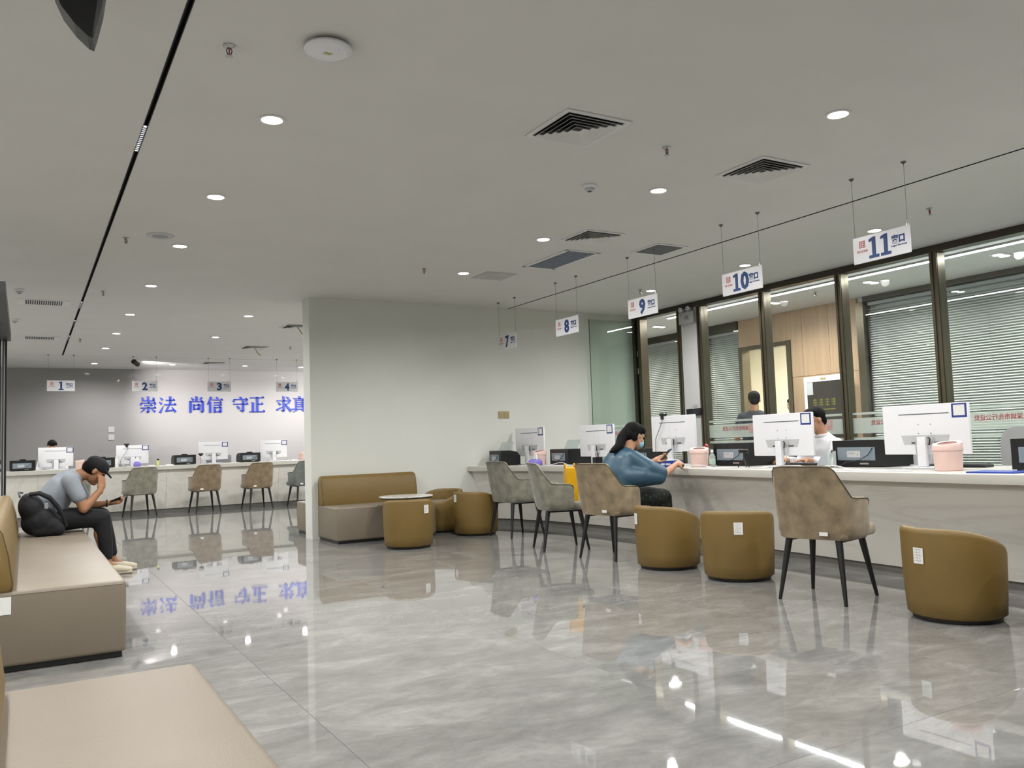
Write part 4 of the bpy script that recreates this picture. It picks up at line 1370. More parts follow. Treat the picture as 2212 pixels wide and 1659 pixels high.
# tissue box
def tissue(label, loc, rotz, s=1.0):
    t = thing('tissue_box', label, 'tissue box', loc, rotz, 'purple tissue packs')
    m = MB()
    m.loft([((0, 0, 0), .055 * s, .10 * s), ((0, 0, .02 * s), .06 * s, .105 * s), ((0, 0, .06 * s), .055 * s, .095 * s), ((0, 0, .085 * s), .035 * s, .06 * s)], 20)
    m.build('pack', M['purple'], t, 50)
    m = MB()
    m.add([(-.045 * s, -.01, .08 * s), (.045 * s, -.01, .08 * s), (.03 * s, -.002, .15 * s), (-.005 * s, .004, .165 * s), (-.03 * s, -.004, .13 * s), (-.045 * s, .012, .08 * s), (.045 * s, .012, .08 * s), (.03 * s, .008, .15 * s), (-.005 * s, .012, .165 * s), (-.03 * s, .01, .13 * s)],
          [(0, 1, 2, 3, 4), (9, 8, 7, 6, 5), (1, 6, 7, 2), (2, 7, 8, 3), (3, 8, 9, 4), (4, 9, 5, 0)])
    m.build('tissue', M['paper'], t)
tissue('purple tissue pack on the near counter below sign seven', (5.64, 9.15, KT), RZ)

# pen cup, blue tray, bottle, webcam tripod, folder, keyboard, document holder
def pencup(label, loc):
    t = thing('pen_cup', label, 'pen cup', loc, 0, 'black pen holders')
    MB().box(-.04, .04, -.04, .04, 0, .004).box(-.042, -.038, -.042, .042, 0, .10).box(.038, .042, -.042, .042, 0, .10).box(-.042, .042, -.042, -.038, 0, .10).box(-.042, .042, .038, .042, 0, .10).build('cup', M['blackplastic'], t)
    for k, (x, y, c) in enumerate(((.01, .01, 'navy'), (-.015, .0, 'redink'), (.0, -.018, 'blackplastic'))):
        MB().cyl((x * .5, y * .5, .01), (x * 1.6, y * 1.6, .15), .004, n=6).build('pen', M[c], t)
pencup('black pen cup beside the monitor left of the woman', (5.80, 8.02, KT))
t = thing('desk_tray', 'royal blue desk tray with white lettering in front of the woman', 'tray', (5.66, 6.66, KT), R(-84))
MB().box(-.18, .18, -.07, .07, 0, .006).box(-.18, .18, -.075, -.068, 0, .065).box(-.18, .18, .068, .075, 0, .065).box(-.185, -.178, -.075, .075, 0, .065).box(.178, .185, -.075, .075, 0, .065).build('tray_body', M['bluebox'], t)
for x0, x1 in ((.02, .07), (.085, .15)):
    MB().box(x0, x1, -.0765, -.0755, .025, .042).build('print', M['paper'], t)
MB().rbox(-.15, .14, -.06, .06, .066, .075, .002, 1).build('papers', M['paper'], t)
t = thing('plastic_bottle', 'clear plastic bottle beside the printer left of the clerk', 'bottle', (5.82, 6.14, KT))
MB().lathe([(.026, 0), (.03, .006), (.03, .10), (.022, .12), (.012, .13), (.012, .14)], 20).build('bottle', M['acryl'], t, 40)
MB().lathe([(.014, .14), (.015, .165), (.008, .168)], 14).build('cap', M['board'], t, 40)
MB().lathe([(.0305, .03), (.0305, .08)], 20).build('label_band', pm('pale_green_label', '#a9c2b0', .5), t)
t = thing('webcam', 'small black webcam on a tripod beside the clerk\'s monitor', 'webcam', (5.72, 5.62, KT), RZ)
MB().rbox(-.055, .055, -.02, .02, .135, .17, .012, 2).build('camera_body', M['blackplastic'], t, 40)
MB().cyl((0, 0, .085), (0, 0, .14), .008, n=8).build('neck', M['black'], t)
for k in range(3):
    a = R(90 + 120 * k)
    MB().tube([(0, 0, .09), (.06 * math.cos(a), .06 * math.sin(a), .004)], .0045, 6).build('leg', M['black'], t)
t = thing('document_stand', 'grey document stand with a clear holder between clerk and printer', 'document stand', (5.92, 4.93, KT), RZ)
m = MB()
m.rbox(-.06, .06, -.006, .006, 0, .13, .005, 2, Matrix.Translation((0, .02, .012)) @ Matrix.Rotation(R(-38), 4, 'X'))
m.build('stand_plate', M['grey'], t)
MB().rbox(-.06, .07, -.03, .09, 0, .012, .004, 1).build('foot', M['lightgrey'], t)
MB().box(.07, .16, .0, .004, .01, .14).box(.07, .16, .0, .06, .008, .012).build('clear_holder', M['acryl'], t)
MB().cyl((.09, .02, .09), (.13, .0, .15), .008, n=8).build('handset', M['black'], t)
t = thing('folder', 'dark blue folder under the printer at the right edge', 'folder', (5.50, 3.16, KT), RZ)
MB().rbox(-.16, .16, -.11, .11, 0.0, .010, .003, 1).build('cover', M['bluebox'], t)
MB().box(-.155, .158, -.106, .106, .0025, .0075).build('pages', M['paper'], t)
def keyboard(label, loc, rotz):
    t = thing('keyboard', label, 'keyboard', loc, rotz, 'black keyboards behind the monitors')
    MB().rbox(-.22, .22, -.07, .07, 0, .02, .006, 2).build('case', M['blackplastic'], t)
    m = MB()
    for r in range(5):
        for c in range(16):
            m.box(-.205 + c * .0258, -.183 + c * .0258, -.058 + r * .0235, -.038 + r * .0235, .02, .026)
    k = m.build('keys', M['dgrey'], t)
    k['kind'] = 'stuff'
keyboard('black keyboard behind the large foreground monitor', (6.20, 3.86, KT), R(-84))
keyboard('black keyboard on the desk before the clerk', (6.25, 5.36, KT), R(-92))
keyboard('black keyboard behind the monitor left of the woman', (6.22, 8.3, KT), RZ)
t = thing('stationery_holder', 'dark file box with a yellow block beside the printer left of the clerk', 'stationery', (5.99, 6.40, KT), RZ)
MB().rbox(-.05, .03, -.02, .05, 0, .175, .006, 1).build('file_box', M['dgrey'], t)
MB().rbox(-.04, .01, -.01, .03, .175, .20, .006, 1).build('yellow_block', M['gold'], t)
MB().cyl((-.0, .0, .20), (.012, .0, .215), .018, n=10).build('red_roll', M['redink'], t)

# loose white leads lying along the counter
def lead(label, pts, r=.0045):
    o = MB().tube([(x, y, KT + r + z) for x, y, z in pts], r, 6).build('loose_cable', M['board'], None, 60)
    tag(o, label, 'cable', 'white leads lying on the counter')
def wavy(x0, y0, x1, y1, n=14, amp=.03, ph=0, lift=0.0):
    out = []
    for i in range(n + 1):
        u = i / n
        out.append((x0 + (x1 - x0) * u + amp * math.sin(6.5 * u + ph), y0 + (y1 - y0) * u, lift * max(0, math.sin(PI * 2 * u + ph)) ** 2))
    return out
lead('white lead looping in front of the foreground printer', wavy(5.52, 4.75, 5.60, 3.90, 16, .04, 0, .03))
lead('second white lead lying flat below the foreground printer', wavy(5.46, 4.55, 5.50, 3.80, 16, .03, 2))
lead('white lead curling below the printer left of the clerk', wavy(5.62, 6.25, 5.62, 5.25, 16, .03, 1, .02))
lead('thin white lead along the edge below the clerk\'s monitor', wavy(5.56, 6.05, 5.58, 5.15, 16, .02, 3))
lead('white lead running to the monitor left of the woman', wavy(5.78, 9.05, 5.84, 8.20, 16, .03, 0, .03))
lead('white lead lying before the printer under sign eight', wavy(5.68, 9.05, 5.74, 8.50, 16, .03, 2))
lead('white lead beside the woman\'s hands', wavy(5.80, 7.45, 5.82, 6.95, 12, .03, 0, .04))

# office chairs behind the near counter
def office_chair(label, loc, rotz, h=.60):
    t = thing('office_chair', label, 'office chair', loc, rotz, 'grey office chairs behind the near counter')
    MB().rbox(-.25, .25, -.25, .25, .44, .52, .04, 3).build('seat', M['grey'], t, 50)
    m = MB()
    rr, o2 = .13, []
    for (cx_, cz_, a0) in ((.25 - rr, .58 + rr * .5, -90), (.25 - rr, .58 + h - rr, 0), (-.25 + rr, .58 + h - rr, 90), (-.25 + rr, .58 + rr * .5, 180)):
        for q in range(7):
            a = R(a0 + 15 * q)
            o2.append((cx_ + rr * math.cos(a), cz_ + rr * (.5 if cz_ < .7 else 1) * math.sin(a)))
    m.prism(o2, .22, .27)
    m.build('backrest', M['lightgrey'], t, 50)
    MB().rbox(-.03, .03, .25, .29, .42, .80, .01, 1).build('back_support', M['blackplastic'], t)
    MB().cyl((0, 0, .10), (0, 0, .45), .03, n=12).build('gas_stem', M['chrome'], t)
    for k in range(5):
        a = R(18 + 72 * k)
        MB().tube([(0, 0, .11), (.30 * math.cos(a), .30 * math.sin(a), .065)], [.025, .015], 8).build('star_leg', M['blackplastic'], t)
        MB().ell((.30 * math.cos(a), .30 * math.sin(a), .03), (.03, .02, .03)).build('caster', M['black'], t)
office_chair('grey office chair back rising behind the counter at the right edge', (6.70, 3.70, 0), R(-90), .515)
office_chair('grey office chair behind the counter, mostly hidden by the foreground printer', (7.05, 5.02, 0), R(-98), .44)
office_chair('grey office chair the clerk in the white shirt sits on', (6.98, 5.66, 0), R(-98), .36)

# ---------------------------------------------------------------- far counter
FW, FHm = .56, .345
FM = [(.483, 'under sign one with a clerk behind it', 0.0), (1.745, 'right of the seated man\'s cap', -.10), (3.195, 'below sign three', None), (4.365, 'below sign four', None)]
for x, lb, wc in FM:
    monitor('small white monitor on the far counter ' + lb, (x, 17.2, FT), R(3), FW, FHm, .055 if wc is not None else .075, wc if wc is not None else False, 'monitors on the far counter', False)
for x, lb in ((-.03, 'at its left end'), (1.235, 'behind the seated man\'s cap'), (2.65, 'between signs two and three'), (3.87, 'between signs three and four')):
    printer('black printer on the far counter ' + lb, (x, 17.02, FT), R(2), .39, .34, .185, False, True)
bin_('pink bin on the far counter right of monitor one', (.86, 17.05, FT), .075, .17)
bin_('pink bin on the far counter beside the white wall', (4.92, 17.05, FT), .075, .17)
def jar(label, loc, r, h, capm, bodym, name='jar'):
    t = thing(name, label, 'bottle', loc, 0, 'bottles and jars on the far counter')
    MB().lathe([(r * .9, 0), (r, .005), (r, h * .7), (r * .8, h * .78)], 18).build('body', bodym, t, 40)
    MB().lathe([(r * .82, h * .78), (r * .84, h), (r * .4, h * 1.01)], 18).build('cap', capm, t, 40)
jar('small jar with dark cap on the far counter left of the cap', (.985, 17.06, FT), .042, .12, M['blackplastic'], M['acryl'])
jar('tall white bottle on the far counter right of the cap', (1.46, 16.98, FT), .03, .20, M['board'], M['paper'], 'bottle')
jar('tiny clear bottle beside the far purple tissue pack', (1.57, 16.96, FT), .025, .085, M['board'], M['acryl'], 'bottle')
jar('little dark spray bottle on the far counter left of the middle printer', (2.16, 16.98, FT), .025, .13, M['blackplastic'], pm('yellow_green_liquid', '#c6cf7a', .3), 'bottle')
tissue('purple tissue pack on the far counter in front of monitor two', (1.80, 16.95, FT), 0, 1.1)
for x, y, lb in ((2.03, 16.95, 'small white box on the far counter right of the tissue pack'), (2.36, 16.97, 'flat white box on the far counter below sign two'), (4.72, 17.0, 'flat white paper pile on the far counter below sign four')):
    t = thing('paper_stack', lb, 'paper', (x, y, FT), .1, 'white papers on the far counter')
    MB().rbox(-.06, .06, -.05, .05, 0, .018, .003, 1).build('sheets', M['paper'], t)
    MB().box(-.055, .055, -.045, .045, .018, .019).build('top_sheet', M['board'], t)
t = thing('desk_lamp', 'small black clip lamp on the far counter left of monitor three', 'desk lamp', (2.93, 17.0, FT))
for sx, sy in ((-1, -1), (1, -1), (0, 1)):
    MB().tube([(0, 0, .16), (sx * .05, sy * .04, .004)], .005, 6).build('leg', M['chrome'], t)
MB().lathe([(.02, .155), (.05, .19), (.045, .205), (.02, .21)], 16).build('head', M['blackplastic'], t, 40)
t = thing('office_chair', 'grey chair back behind monitor three on the far side', 'office chair', (3.42, 17.8, 0))
MB().rbox(-.25, .25, 0, .06, .5, 1.06, .06, 3).build('backrest', M['grey'], t, 40)
MB().rbox(-.24, .24, -.05, .4, .42, .5, .03, 2).build('seat', M['grey'], t, 40)
MB().cyl((0, .18, .0), (0, .18, .43), .035, n=12).build('stem', M['chrome'], t)
t = thing('wall_plate', 'pair of white wall plates beside monitor two on the grey wall', 'wall plate', (1.62, YF, 1.45))
MB().rbox(-.06, .06, -.01, 0, 0, .12, .003, 1).build('plate', M['lightgrey'], t)
MB().rbox(-.06, .06, -.01, 0, .17, .29, .003, 1).build('plate', M['lightgrey'], t)

# display stand in the corridor
t = thing('display_stand', 'tall white-framed display with a dark screen against the oak panels', 'display', (10.12, 8.27, 0), RZ)
MB().rbox(-.36, .36, -.03, .05, .62, 1.93, .012, 2).build('frame', M['board'], t, 40)
MB().box(-.30, .30, -.034, -.030, .74, 1.85).build('screen', M['poster'], t)
MB().box(-.295, -.19, -.036, -.034, 1.66, 1.845).build('notice', M['lightgrey'], t)
MB().rbox(-.05, .05, -.036, -.03, 1.87, 1.905, .004, 1).build('badge', M['gold'], t)
gl = pm('yellow_screen_print', '#77742f', .5, var=.2, scale=30)
gm = MB()
for k, x in enumerate((-.16, -.05, .06, .17)):
    for q in range(3):
        gm.box(x - .04, x + .03, -.0365, -.0345, 1.50 + q * .035, 1.514 + q * .035)
    gm.box(x - .012 + .01 * (k % 2), x + .006 + .01 * (k % 2), -.0365, -.0345, 1.485, 1.60)
gm.box(-.19, .19, -.0365, -.0345, 1.43, 1.445)
gm.build('print', gl, t)
MB().rbox(-.2, .2, -.05, .2, 0, .03, .01, 1).box(-.05, .05, .0, .05, .03, .62).build('base', M['board'], t)
# ---------------------------------------------------------------- people (local: face +x, left hand +y, origin on the floor under the hips)
def frame3(yaw=0, pitch=0, roll=0):
    return Euler((R(roll), R(-pitch), R(yaw)), 'XYZ').to_matrix()

def head_shapes(m, c, rot, neck):
    """skull, jaw, brow, nose, lips, ears and neck added to a body"""
    c = Vector(c)
    def q(x, y, z):
        return c + rot @ Vector((x, y, z))
    m.ell(q(-.012, 0, .028), (.098, .076, .092), rot)
    m.ell(q(.030, 0, -.035), (.066, .062, .080), rot)
    m.ell(q(.058, 0, -.092), (.032, .034, .026), rot)
    m.ell(q(.072, 0, .030), (.024, .052, .018), rot)
    m.chain([(q(.088, 0, .016), .010), (q(.106, 0, -.024), .014)], 8)
    m.ell(q(.098, .010, -.030), (.012, .010, .009), rot)
    m.ell(q(.098, -.010, -.030), (.012, .010, .009), rot)
    m.ell(q(.088, 0, -.058), (.012, .026, .007), rot)
    m.ell(q(.086, 0, -.070), (.012, .022, .007), rot)
    for s in (-1, 1):
        m.ell(q(-.006, s * .079, -.006), (.020, .010, .031), rot)
        m.ell(q(.058, s * .036, -.022), (.026, .022, .022), rot)
    m.chain([(q(-.030, 0, -.05), .056), (Vector(neck), .058)], 14)
    return q

def face_parts(q, rot, parent):
    for s in (-1, 1):
        MB().ell(q(.086, s * .033, .012), (.008, .014, .007), rot, 10, 7).build('eye', M['hair'], parent, 60)
        MB().ell(q(.090, s * .034, .036), (.007, .022, .005), rot, 10, 7).build('eyebrow', M['hair'], parent, 60)

def hand_shapes(m, w, d, n, left, curl=0.5, size=1.0, spread=0.09, thumb=None):
    """w wrist point, d pointing direction, n palm normal; five unequal fingers with two bends and a thumb on the side"""
    w, d, n = Vector(w), Vector(d).normalized(), Vector(n)
    n = (n - d * n.dot(d)).normalized()
    s = d.cross(n)
    s = s if left else -s                       # toward the thumb
    k = size
    def P(a, b, c):
        return w + d * (a * k) + s * (b * k) + n * (c * k)
    m.chain([(w - d * .02, .026 * k), (P(.03, 0, 0), .026 * k)], 10)
    for b in (.028, .009, -.010, -.028):
        m.chain([(P(.02, b * .7, 0), .016 * k), (P(.085, b, 0), .0125 * k)], 8)
    L = [(.028, .072), (.009, .080), (-.010, .074), (-.028, .058)]
    for i, (b, ln) in enumerate(L):
        p = P(.088, b, 0)
        pts = [(p, .0105 * k)]
        a = curl * .55
        dirv = d * math.cos(a) + n * math.sin(a) + s * (b * spread * 10)
        for seg, sh in ((.45, 1.0), (.32, .92), (.25, .80)):
            p = p + dirv.normalized() * (ln * seg * k)
            pts.append((p, .0098 * sh * k))
            a += curl * .95
            dirv = d * math.cos(a) + n * math.sin(a) + s * (b * spread * 6)
        m.chain(pts, 8)
    td = thumb if thumb is not None else (d * .62 + s * .62 + n * .45)
    td = Vector(td).normalized()
    p = P(.022, .026, .004)
    p1 = p + td * (.040 * k)
    p2 = p1 + (td * .6 + d * .55 + n * .25).normalized() * (.034 * k)
    p3 = p2 + (td * .3 + d * .75 + n * .35).normalized() * (.026 * k)
    m.chain([(p, .016 * k), (p1, .0125 * k), (p2, .011 * k), (p3, .009 * k)], 8)

def phone(label, loc, ux, uy, screen='screen'):
    """loc centre; ux long axis, uy short axis"""
    ux, uy = Vector(ux).normalized(), Vector(uy).normalized()
    uy = (uy - ux * uy.dot(ux)).normalized()
    uz = ux.cross(uy)
    mt = Matrix((ux, uy, uz)).transposed().to_4x4()
    t = thing('smartphone', label, 'phone', loc)
    MB().rbox(-.078, .078, -.037, .037, -.004, .004, .0035, 2, mt).build('case', M['blackplastic'], t, 40)
    MB().rbox(-.074, .074, -.034, .034, .004, .0047, .0003, 1, mt).build('screen', M[screen], t)
    MB().rbox(.045, .070, .008, .030, -.0058, -.004, .0008, 1, mt).build('camera_bump', M['dgrey'], t)
    return t

V = Vector
# ------------------------------------------------ woman in the teal blouse
t = thing('person', 'seated woman in a teal blouse and face mask holding a phone', 'person', (4.86, 6.40, 0), R(2))
rot = frame3(-8, -24, 0)
hc = V((.225, 0, 1.125))
b = MB()
q = head_shapes(b, hc, rot, (.135, 0, 1.0))
b.loft([((0.0, 0, .50), .12, .16), ((-.01, 0, .62), .10, .15), ((.03, 0, .78), .095, .145), ((.08, 0, .90), .095, .16), ((.11, 0, .975), .06, .12)], 20)
RS, RE, RW = V((.095, -.165, .935)), V((.30, -.30, .755)), V((.515, -.245, .842))
LS, LE, LW = V((.095, .165, .935)), V((.31, .18, .745)), V((.515, .055, .880))
for S, E_, W_ in ((RS, RE, RW), (LS, LE, LW)):
    b.chain([(S, .045), (E_, .038), (E_ + (W_ - E_) * .35, .036), (W_, .025)], 12)
hand_shapes(b, RW, (.85, .15, .18), (0, .6, -.8), False, .9, .92)
hand_shapes(b, LW, (.80, -.35, .25), (.1, -.75, .6), True, .75, .92)
for s in (-1, 1):
    kn, an = V((.46, s * .10, .52)), V((.44, s * .11, .09))
    b.chain([(V((.02, s * .09, .54)), .085), (kn, .060)], 14)
    b.chain([(kn, .058), (kn * .6 + an * .4 + V((-.03, 0, 0)), .053), (an, .034)], 12)
    b.chain([(an, .034), (an + V((.02, 0, -.045)), .034), (an + V((.15, s * .01, -.062)), .024)], 10)
body = b.organic('body', M['skin'], t, .0075, 4)
face_parts(q, rot, t)
# blouse with wide batwing sleeves
c = MB()
c.loft([((-.015, 0, .60), .155, .205), ((-.03, 0, .68), .165, .215), ((-.005, 0, .78), .165, .205), ((.045, 0, .88), .145, .195), ((.085, 0, .95), .105, .165), ((.115, 0, 1.0), .068, .095)], 24)
for s, S, E_ in ((-1, RS, RE), (1, LS, LE)):
    mid = S * .5 + E_ * .5
    c.chain([(S + V((-.02, -s * .03, -.02)), .085), (mid + V((-.03, 0, -.03)), .095), (E_ * .88 + S * .12, .072)], 14)
    c.chain([(V((-.01, s * .12, .74)), .11), (mid + V((-.09, 0, -.10)), .095), (E_ * .92 + S * .08 + V((-.03, 0, -.04)), .066)], 14)
c.organic('blouse', M['teal'], t, .010, 14)
# trousers to mid calf
c = MB()
c.loft([((-.02, 0, .47), .16, .185), ((-.02, 0, .56), .15, .185), ((-.015, 0, .66), .13, .17)], 20)
for s in (-1, 1):
    kn, an = V((.46, s * .10, .525)), V((.44, s * .11, .09))
    c.chain([(V((0, s * .09, .545)), .105), (V((.25, s * .10, .545)), .100), (kn, .088)], 14)
    c.chain([(kn, .086), (kn * .75 + an * .25, .092)], 14)
c.organic('trousers', M['camo'], t, .010, 4)
# hair: cap, fringe and a long tail over the collar
h = MB()
h.ell(q(-.030, 0, .042), (.100, .087, .090), rot)
h.ell(q(.012, 0, .072), (.082, .080, .058), rot)
h.ell(q(-.075, 0, -.01), (.055, .075, .075), rot)
for s in (-1, 1):
    h.ell(q(-.030, s * .066, -.005), (.038, .024, .06), rot)
h.chain([(q(-.10, 0, .0), .052), (q(-.135, -.015, -.07), .048), (V((.015, -.02, 1.035)), .045), (V((-.065, -.03, 1.0)), .030), (V((-.115, -.04, .985)), .012)], 12)
h.organic('hair', M['hair'], t, .008, 3)
# face mask and its loops
k = MB()
k.ell(q(.066, 0, -.052), (.052, .058, .050), rot)
k.ell(q(.098, 0, -.030), (.020, .026, .024), rot)
k.organic('face_mask', M['mask'], t, .007, 3)
for s in (-1, 1):
    MB().tube([q(.085, s * .050, -.018), q(.045, s * .074, -.004), q(.0, s * .084, .018)], .0018, 5).tube([q(.070, s * .056, -.082), q(.035, s * .074, -.055), q(-.004, s * .086, -.032)], .0018, 5).build('mask_loop', M['paper'], t)
for s in (-1, 1):
    a = V((.44, s * .11, 0))
    MB().loft([(a + V((-.055, 0, .035)), .034, .036), (a + V((0, 0, .034)), .034, .040), (a + V((.10, 0, .03)), .030, .043), (a + V((.185, 0, .024)), .018, .028)], 16).build('shoe', M['darkcloth'], t, 60)
phone('smartphone in the hand of the woman in teal', (5.47, 6.42, .935), (.72, -.18, .66), (-.1, -.95, .25))

# ------------------------------------------------ man with the cap on the left bench
t = thing('person', 'man in grey tee and black cap bent over his phone', 'person', (.20, 8.92, 0), R(-4))
rot = frame3(4, -38, 0)
hc = V((.375, 0, .965))
b = MB()
q = head_shapes(b, hc, rot, (.24, 0, .935))
b.loft([((0.0, 0, .47), .12, .165), ((.0, 0, .60), .11, .155), ((.075, 0, .74), .105, .155), ((.165, 0, .86), .105, .175), ((.225, 0, .92), .07, .12)], 20)
RS, RE, RW = V((.19, -.185, .885)), V((.285, -.215, .625)), V((.425, -.135, .79))
LS, LE, LW = V((.20, .185, .885)), V((.30, .20, .63)), V((.505, .085, .655))
for S, E_, W_ in ((RS, RE, RW), (LS, LE, LW)):
    b.chain([(S, .052), (S * .4 + E_ * .6, .047), (E_, .041), (E_ + (W_ - E_) * .3, .041), (W_, .027)], 12)
hand_shapes(b, RW, (.10, .28, .95), (-.55, .85, .0), False, .45, 1.0)
hand_shapes(b, LW, (.95, -.25, .12), (0, -.55, .85), True, .85, 1.0)
LG = []
for s in (-1, 1):
    kn = V((.43, s * .13, .53))
    an = V((.49 if s < 0 else .54, s * .13, .10))
    LG.append((s, kn, an))
    b.chain([(V((.02, s * .095, .52)), .09), (kn, .062)], 14)
    b.chain([(kn, .060), (kn * .65 + an * .35 + V((-.03, 0, 0)), .056), (an, .035)], 12)
    b.chain([(an, .035), (an + V((.13, 0, -.07)), .026)], 10)
b.organic('body', M['skin2'], t, .0075, 4)
face_parts(q, rot, t)
c = MB()
c.loft([((-.01, 0, .50), .155, .195), ((-.02, 0, .60), .150, .192), ((.04, 0, .73), .145, .195), ((.12, 0, .84), .135, .21), ((.19, 0, .915), .10, .17), ((.235, 0, .955), .065, .085)], 24)
for s, S, E_ in ((-1, RS, RE), (1, LS, LE)):
    c.chain([(S + V((-.015, 0, 0)), .078), (S * .45 + E_ * .55, .070)], 14)
c.organic('tee_shirt', M['greyshirt'], t, .010, 5)
c = MB()
c.loft([((-.03, 0, .44), .16, .19), ((-.02, 0, .52), .16, .195), ((-.01, 0, .58), .14, .18)], 20)
for s, kn, an in LG:
    c.chain([(V((0, s * .095, .525)), .11), (V((.22, s * .115, .535)), .095), (kn, .084)], 14)
    c.chain([(kn, .082), (kn * .5 + an * .5, .070), (kn * .18 + an * .82, .052)], 14)
c.organic('trousers', M['darkcloth'], t, .010, 4)
for s, kn, an in LG:
    sh = MB()
    a = V((an.x, an.y, 0))
    sh.loft([(a + V((-.075, 0, .055)), .040, .038), (a + V((-.02, 0, .060)), .052, .044), (a + V((.07, 0, .045)), .044, .050), (a + V((.15, 0, .036)), .034, .050), (a + V((.205, 0, .030)), .024, .036)], 18)
    o = sh.organic('shoe', M['shoe'], t, .008, 3)
    MB().rbox(a.x - .085, a.x + .205, a.y - .044, a.y + .044, 0, .030, .012, 2).build('sole', M['shoe'], o, 50)
    MB().tube([a + V((.02, -.03, .10)), a + V((.05, .03, .09)), a + V((.08, -.03, .083)), a + V((.11, .03, .075))], .003, 5).build('laces', M['paper'], o)
h = MB()
h.ell(q(-.040, 0, .010), (.088, .084, .082), rot)
h.organic('hair', M['hair'], t, .008, 2)
k = MB()
k.ell(q(-.012, 0, .062), (.112, .094, .078), rot)
k.loft([(q(.05, 0, .052), .012, .082), (q(.105, 0, .045), .009, .075), (q(.160, 0, .030), .007, .05)], 18, tuple(rot @ V((0, 1, 0))))
k.organic('cap', M['darkcloth'], t, .008, 3)
MB().tube([LW + (LE - LW).normalized() * .03 + V((0, .032 * math.sin(a), .030 * math.cos(a))) for a in np.linspace(0, 2 * PI, 15)[:-1]], .009, 6, True).build('wristband', M['blackplastic'], t, 60)
phone('smartphone held low by the man with the cap', (.785, 8.945, .69), (.93, .0, .36), (.05, -.9, .4), 'darkscreen')

# backpack beside him
t = thing('backpack', 'black backpack lying on the bench behind the man', 'backpack', (.055, 8.60, .42), R(0))
b = MB()
tilt = Euler((0, R(-20), 0))
b.ell((.06, 0, .13), (.15, .15, .13), tilt)
b.ell((.0, 0, .24), (.105, .14, .14), tilt)
b.ell((.14, 0, .09), (.14, .14, .09), None)
b.ell((-.03, 0, .33), (.055, .11, .05), tilt)
b.rbox(.0, .26, -.13, .13, .0, .10, .04, 3)
b.organic('main_bag', M['darkcloth'], t, .010, 14)
for y in (-.09, .07):
    MB().tube([(-.02, y, .37), (.06, y, .375), (.14, y, .33), (.20, y, .25), (.25, y, .15), (.27, y, .07)], [.014, .018, .02, .02, .016, .012], 8).build('shoulder_strap', M['darkcloth'], t, 60)
MB().tube([(-.09, -.03, .35), (-.10, 0, .39), (-.07, .03, .385)], .009, 6).build('carry_loop', M['dgrey'], t, 60)
MB().rbox(.095, .125, -.155, -.145, .24, .29, .004, 1, Matrix.Translation((0, 0, 0))).build('buckle', M['grey'], t)

# ------------------------------------------------ clerks
def seated_clerk(label, loc, rotz, shirt, yaw=0, pitch=-14, lift=0.0, skin='skin'):
    t = thing('person', label, 'person', loc, rotz)
    rot = frame3(yaw, pitch, 0)
    hc = V((.16, 0, 1.225 + lift))
    b = MB()
    q = head_shapes(b, hc, rot, (.08, 0, 1.075 + lift))
    b.loft([((0, 0, .50), .12, .165), ((-.01, 0, .66), .11, .16), ((.02, 0, .84), .11, .17), ((.05, 0, .98 + lift), .10, .17), ((.07, 0, 1.05 + lift), .06, .11)], 20)
    for s in (-1, 1):
        S, E_, W_ = V((.05, s * .160, .985 + lift)), V((.16, s * .235, .78)), V((.42, s * .16, .845))
        b.chain([(S, .05), (E_, .041), (W_, .027)], 12)
        hand_shapes(b, W_, (.95, -s * .2, -.02), (0, 0, -1), s > 0, .35, .95)
        kn = V((.42, s * .12, .53))
        an = V((.40, s * .12, .09))
        b.chain([(V((.02, s * .09, .54)), .085), (kn, .06), (an, .036), (an + V((.13, 0, -.05)), .026)], 12)
    b.organic('body', M[skin], t, .0085, 4)
    face_parts(q, rot, t)
    c = MB()
    c.loft([((-.01, 0, .52), .15, .20), ((-.02, 0, .68), .145, .195), ((.01, 0, .84), .142, .205), ((.04, 0, .96 + lift), .125, .21), ((.06, 0, 1.035 + lift), .085, .15), ((.075, 0, 1.075 + lift), .066, .08)], 24)
    for s in (-1, 1):
        S, E_, W_ = V((.05, s * .19, .995 + lift)), V((.16, s * .24, .785)), V((.42, s * .16, .845))
        c.chain([(S + V((0, -s * .035, -.02)), .075), (E_, .066), (E_ * .35 + W_ * .65, .052)], 14)
    c.organic('shirt', shirt, t, .010, 9)
    MB().tube([V((.075 + .062 * math.cos(a), .066 * math.sin(a), 1.078 + lift - .010 * math.cos(a))) for a in np.linspace(0, 2 * PI, 19)[:-1]], .015, 6, True).build('collar', shirt, t, 60)
    c = MB()
    c.loft([((-.02, 0, .46), .15, .18), ((-.01, 0, .56), .14, .18)], 20)
    for s in (-1, 1):
        c.chain([(V((0, s * .09, .545)), .10), (V((.42, s * .12, .54)), .08), (V((.40, s * .12, .14)), .06)], 14)
    c.organic('trousers', M['darkcloth'], t, .011, 3)
    h = MB()
    h.ell(q(-.032, 0, .040), (.096, .086, .090), rot)
    h.ell(q(.010, 0, .078), (.090, .080, .050), rot)
    h.ell(q(-.075, 0, -.02), (.042, .070, .065), rot)
    h.organic('hair', M['hair'], t, .008, 3)
    return t
seated_clerk('clerk in a white shirt behind the monitor under sign ten', (6.88, 5.62, 0), R(172), M['whiteshirt'], -8, -16)
seated_clerk('clerk at the far counter, black hair above the monitor under sign one', (.44, 18.02, 0), R(-90), M['whiteshirt'], 0, -22, .085)

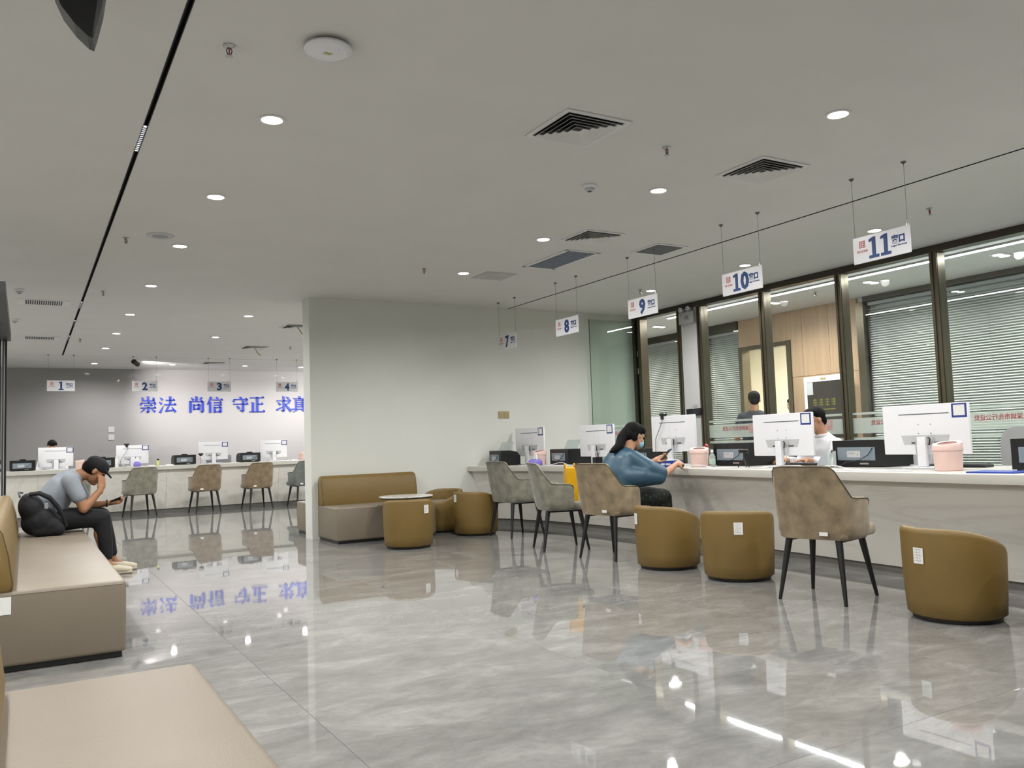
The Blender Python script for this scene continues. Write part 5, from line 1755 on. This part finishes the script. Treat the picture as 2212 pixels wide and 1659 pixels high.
# ------------------------------------------------ standing people in the lit room
def stander(label, loc, rotz, top, height=1.72, skin='skin'):
    t = thing('person', label, 'person', loc, rotz)
    k = height / 1.72
    def z(v):
        return v * k
    rot = frame3(0, -6, 0)
    hc = V((.02, 0, z(1.60)))
    b = MB()
    q = head_shapes(b, hc, rot, (-.02, 0, z(1.44)))
    b.loft([((0, 0, z(.86)), .11, .155), ((0, 0, z(1.02)), .10, .145), ((0, 0, z(1.2)), .11, .17), ((-.01, 0, z(1.36)), .10, .18), ((-.02, 0, z(1.43)), .06, .11)], 20)
    for s in (-1, 1):
        S, E_, W_ = V((-.01, s * .172, z(1.365))), V((-.01, s * .255, z(1.09))), V((.10, s * .25, z(.87)))
        b.chain([(S, .05), (E_, .041), (W_, .027)], 12)
        hand_shapes(b, W_, (.3, -s * .1, -.9), (.2, -s * .9, 0), s > 0, .5, .95)
        b.chain([(V((0, s * .09, z(.88))), .09), (V((.02, s * .1, z(.47))), .06), (V((0, s * .1, .09)), .036), (V((.13, s * .1, .035)), .028)], 12)
    b.organic('body', M[skin], t, .009, 4)
    face_parts(q, rot, t)
    c = MB()
    c.loft([((0, 0, z(.84)), .135, .185), ((0, 0, z(1.02)), .130, .178), ((0, 0, z(1.2)), .138, .20), ((-.01, 0, z(1.34)), .125, .21), ((-.015, 0, z(1.42)), .088, .155), ((-.018, 0, z(1.455)), .064, .078)], 24)
    for s in (-1, 1):
        S, E_ = V((-.01, s * .20, z(1.375))), V((-.01, s * .265, z(1.09)))
        c.chain([(S + V((0, -s * .03, -.015)), .073), (S * .35 + E_ * .65, .066)], 14)
    c.organic('tee_shirt', top, t, .011, 7)
    c = MB()
    c.loft([((0, 0, z(.80)), .13, .18), ((0, 0, z(.96)), .125, .165)], 20)
    for s in (-1, 1):
        c.chain([(V((0, s * .09, z(.85))), .10), (V((.02, s * .1, z(.47))), .076), (V((0, s * .1, .13)), .060)], 14)
    c.organic('trousers', M['darkcloth'], t, .012, 3)
    for s in (-1, 1):
        MB().loft([(V((-.06, s * .1, .04)), .04, .038), (V((.02, s * .1, .045)), .045, .045), (V((.12, s * .1, .035)), .034, .046), (V((.19, s * .1, .028)), .022, .032)], 16).build('shoe', M['blackplastic'], t, 60)
    h = MB()
    h.ell(q(-.030, 0, .038), (.096, .086, .090), rot)
    h.ell(q(.012, 0, .078), (.088, .080, .048), rot)
    h.ell(q(-.075, 0, -.015), (.042, .070, .065), rot)
    h.organic('hair', M['hair'], t, .009, 3)
    return t
stander('standing person in charcoal tee with back turned before the lit doorway', (8.76, 8.36, 0), R(48), M['darktee'], 1.70)
stander('person half hidden by the door frame in the lit room', (10.98, 9.60, 0), R(160), M['darktee'], 1.68)
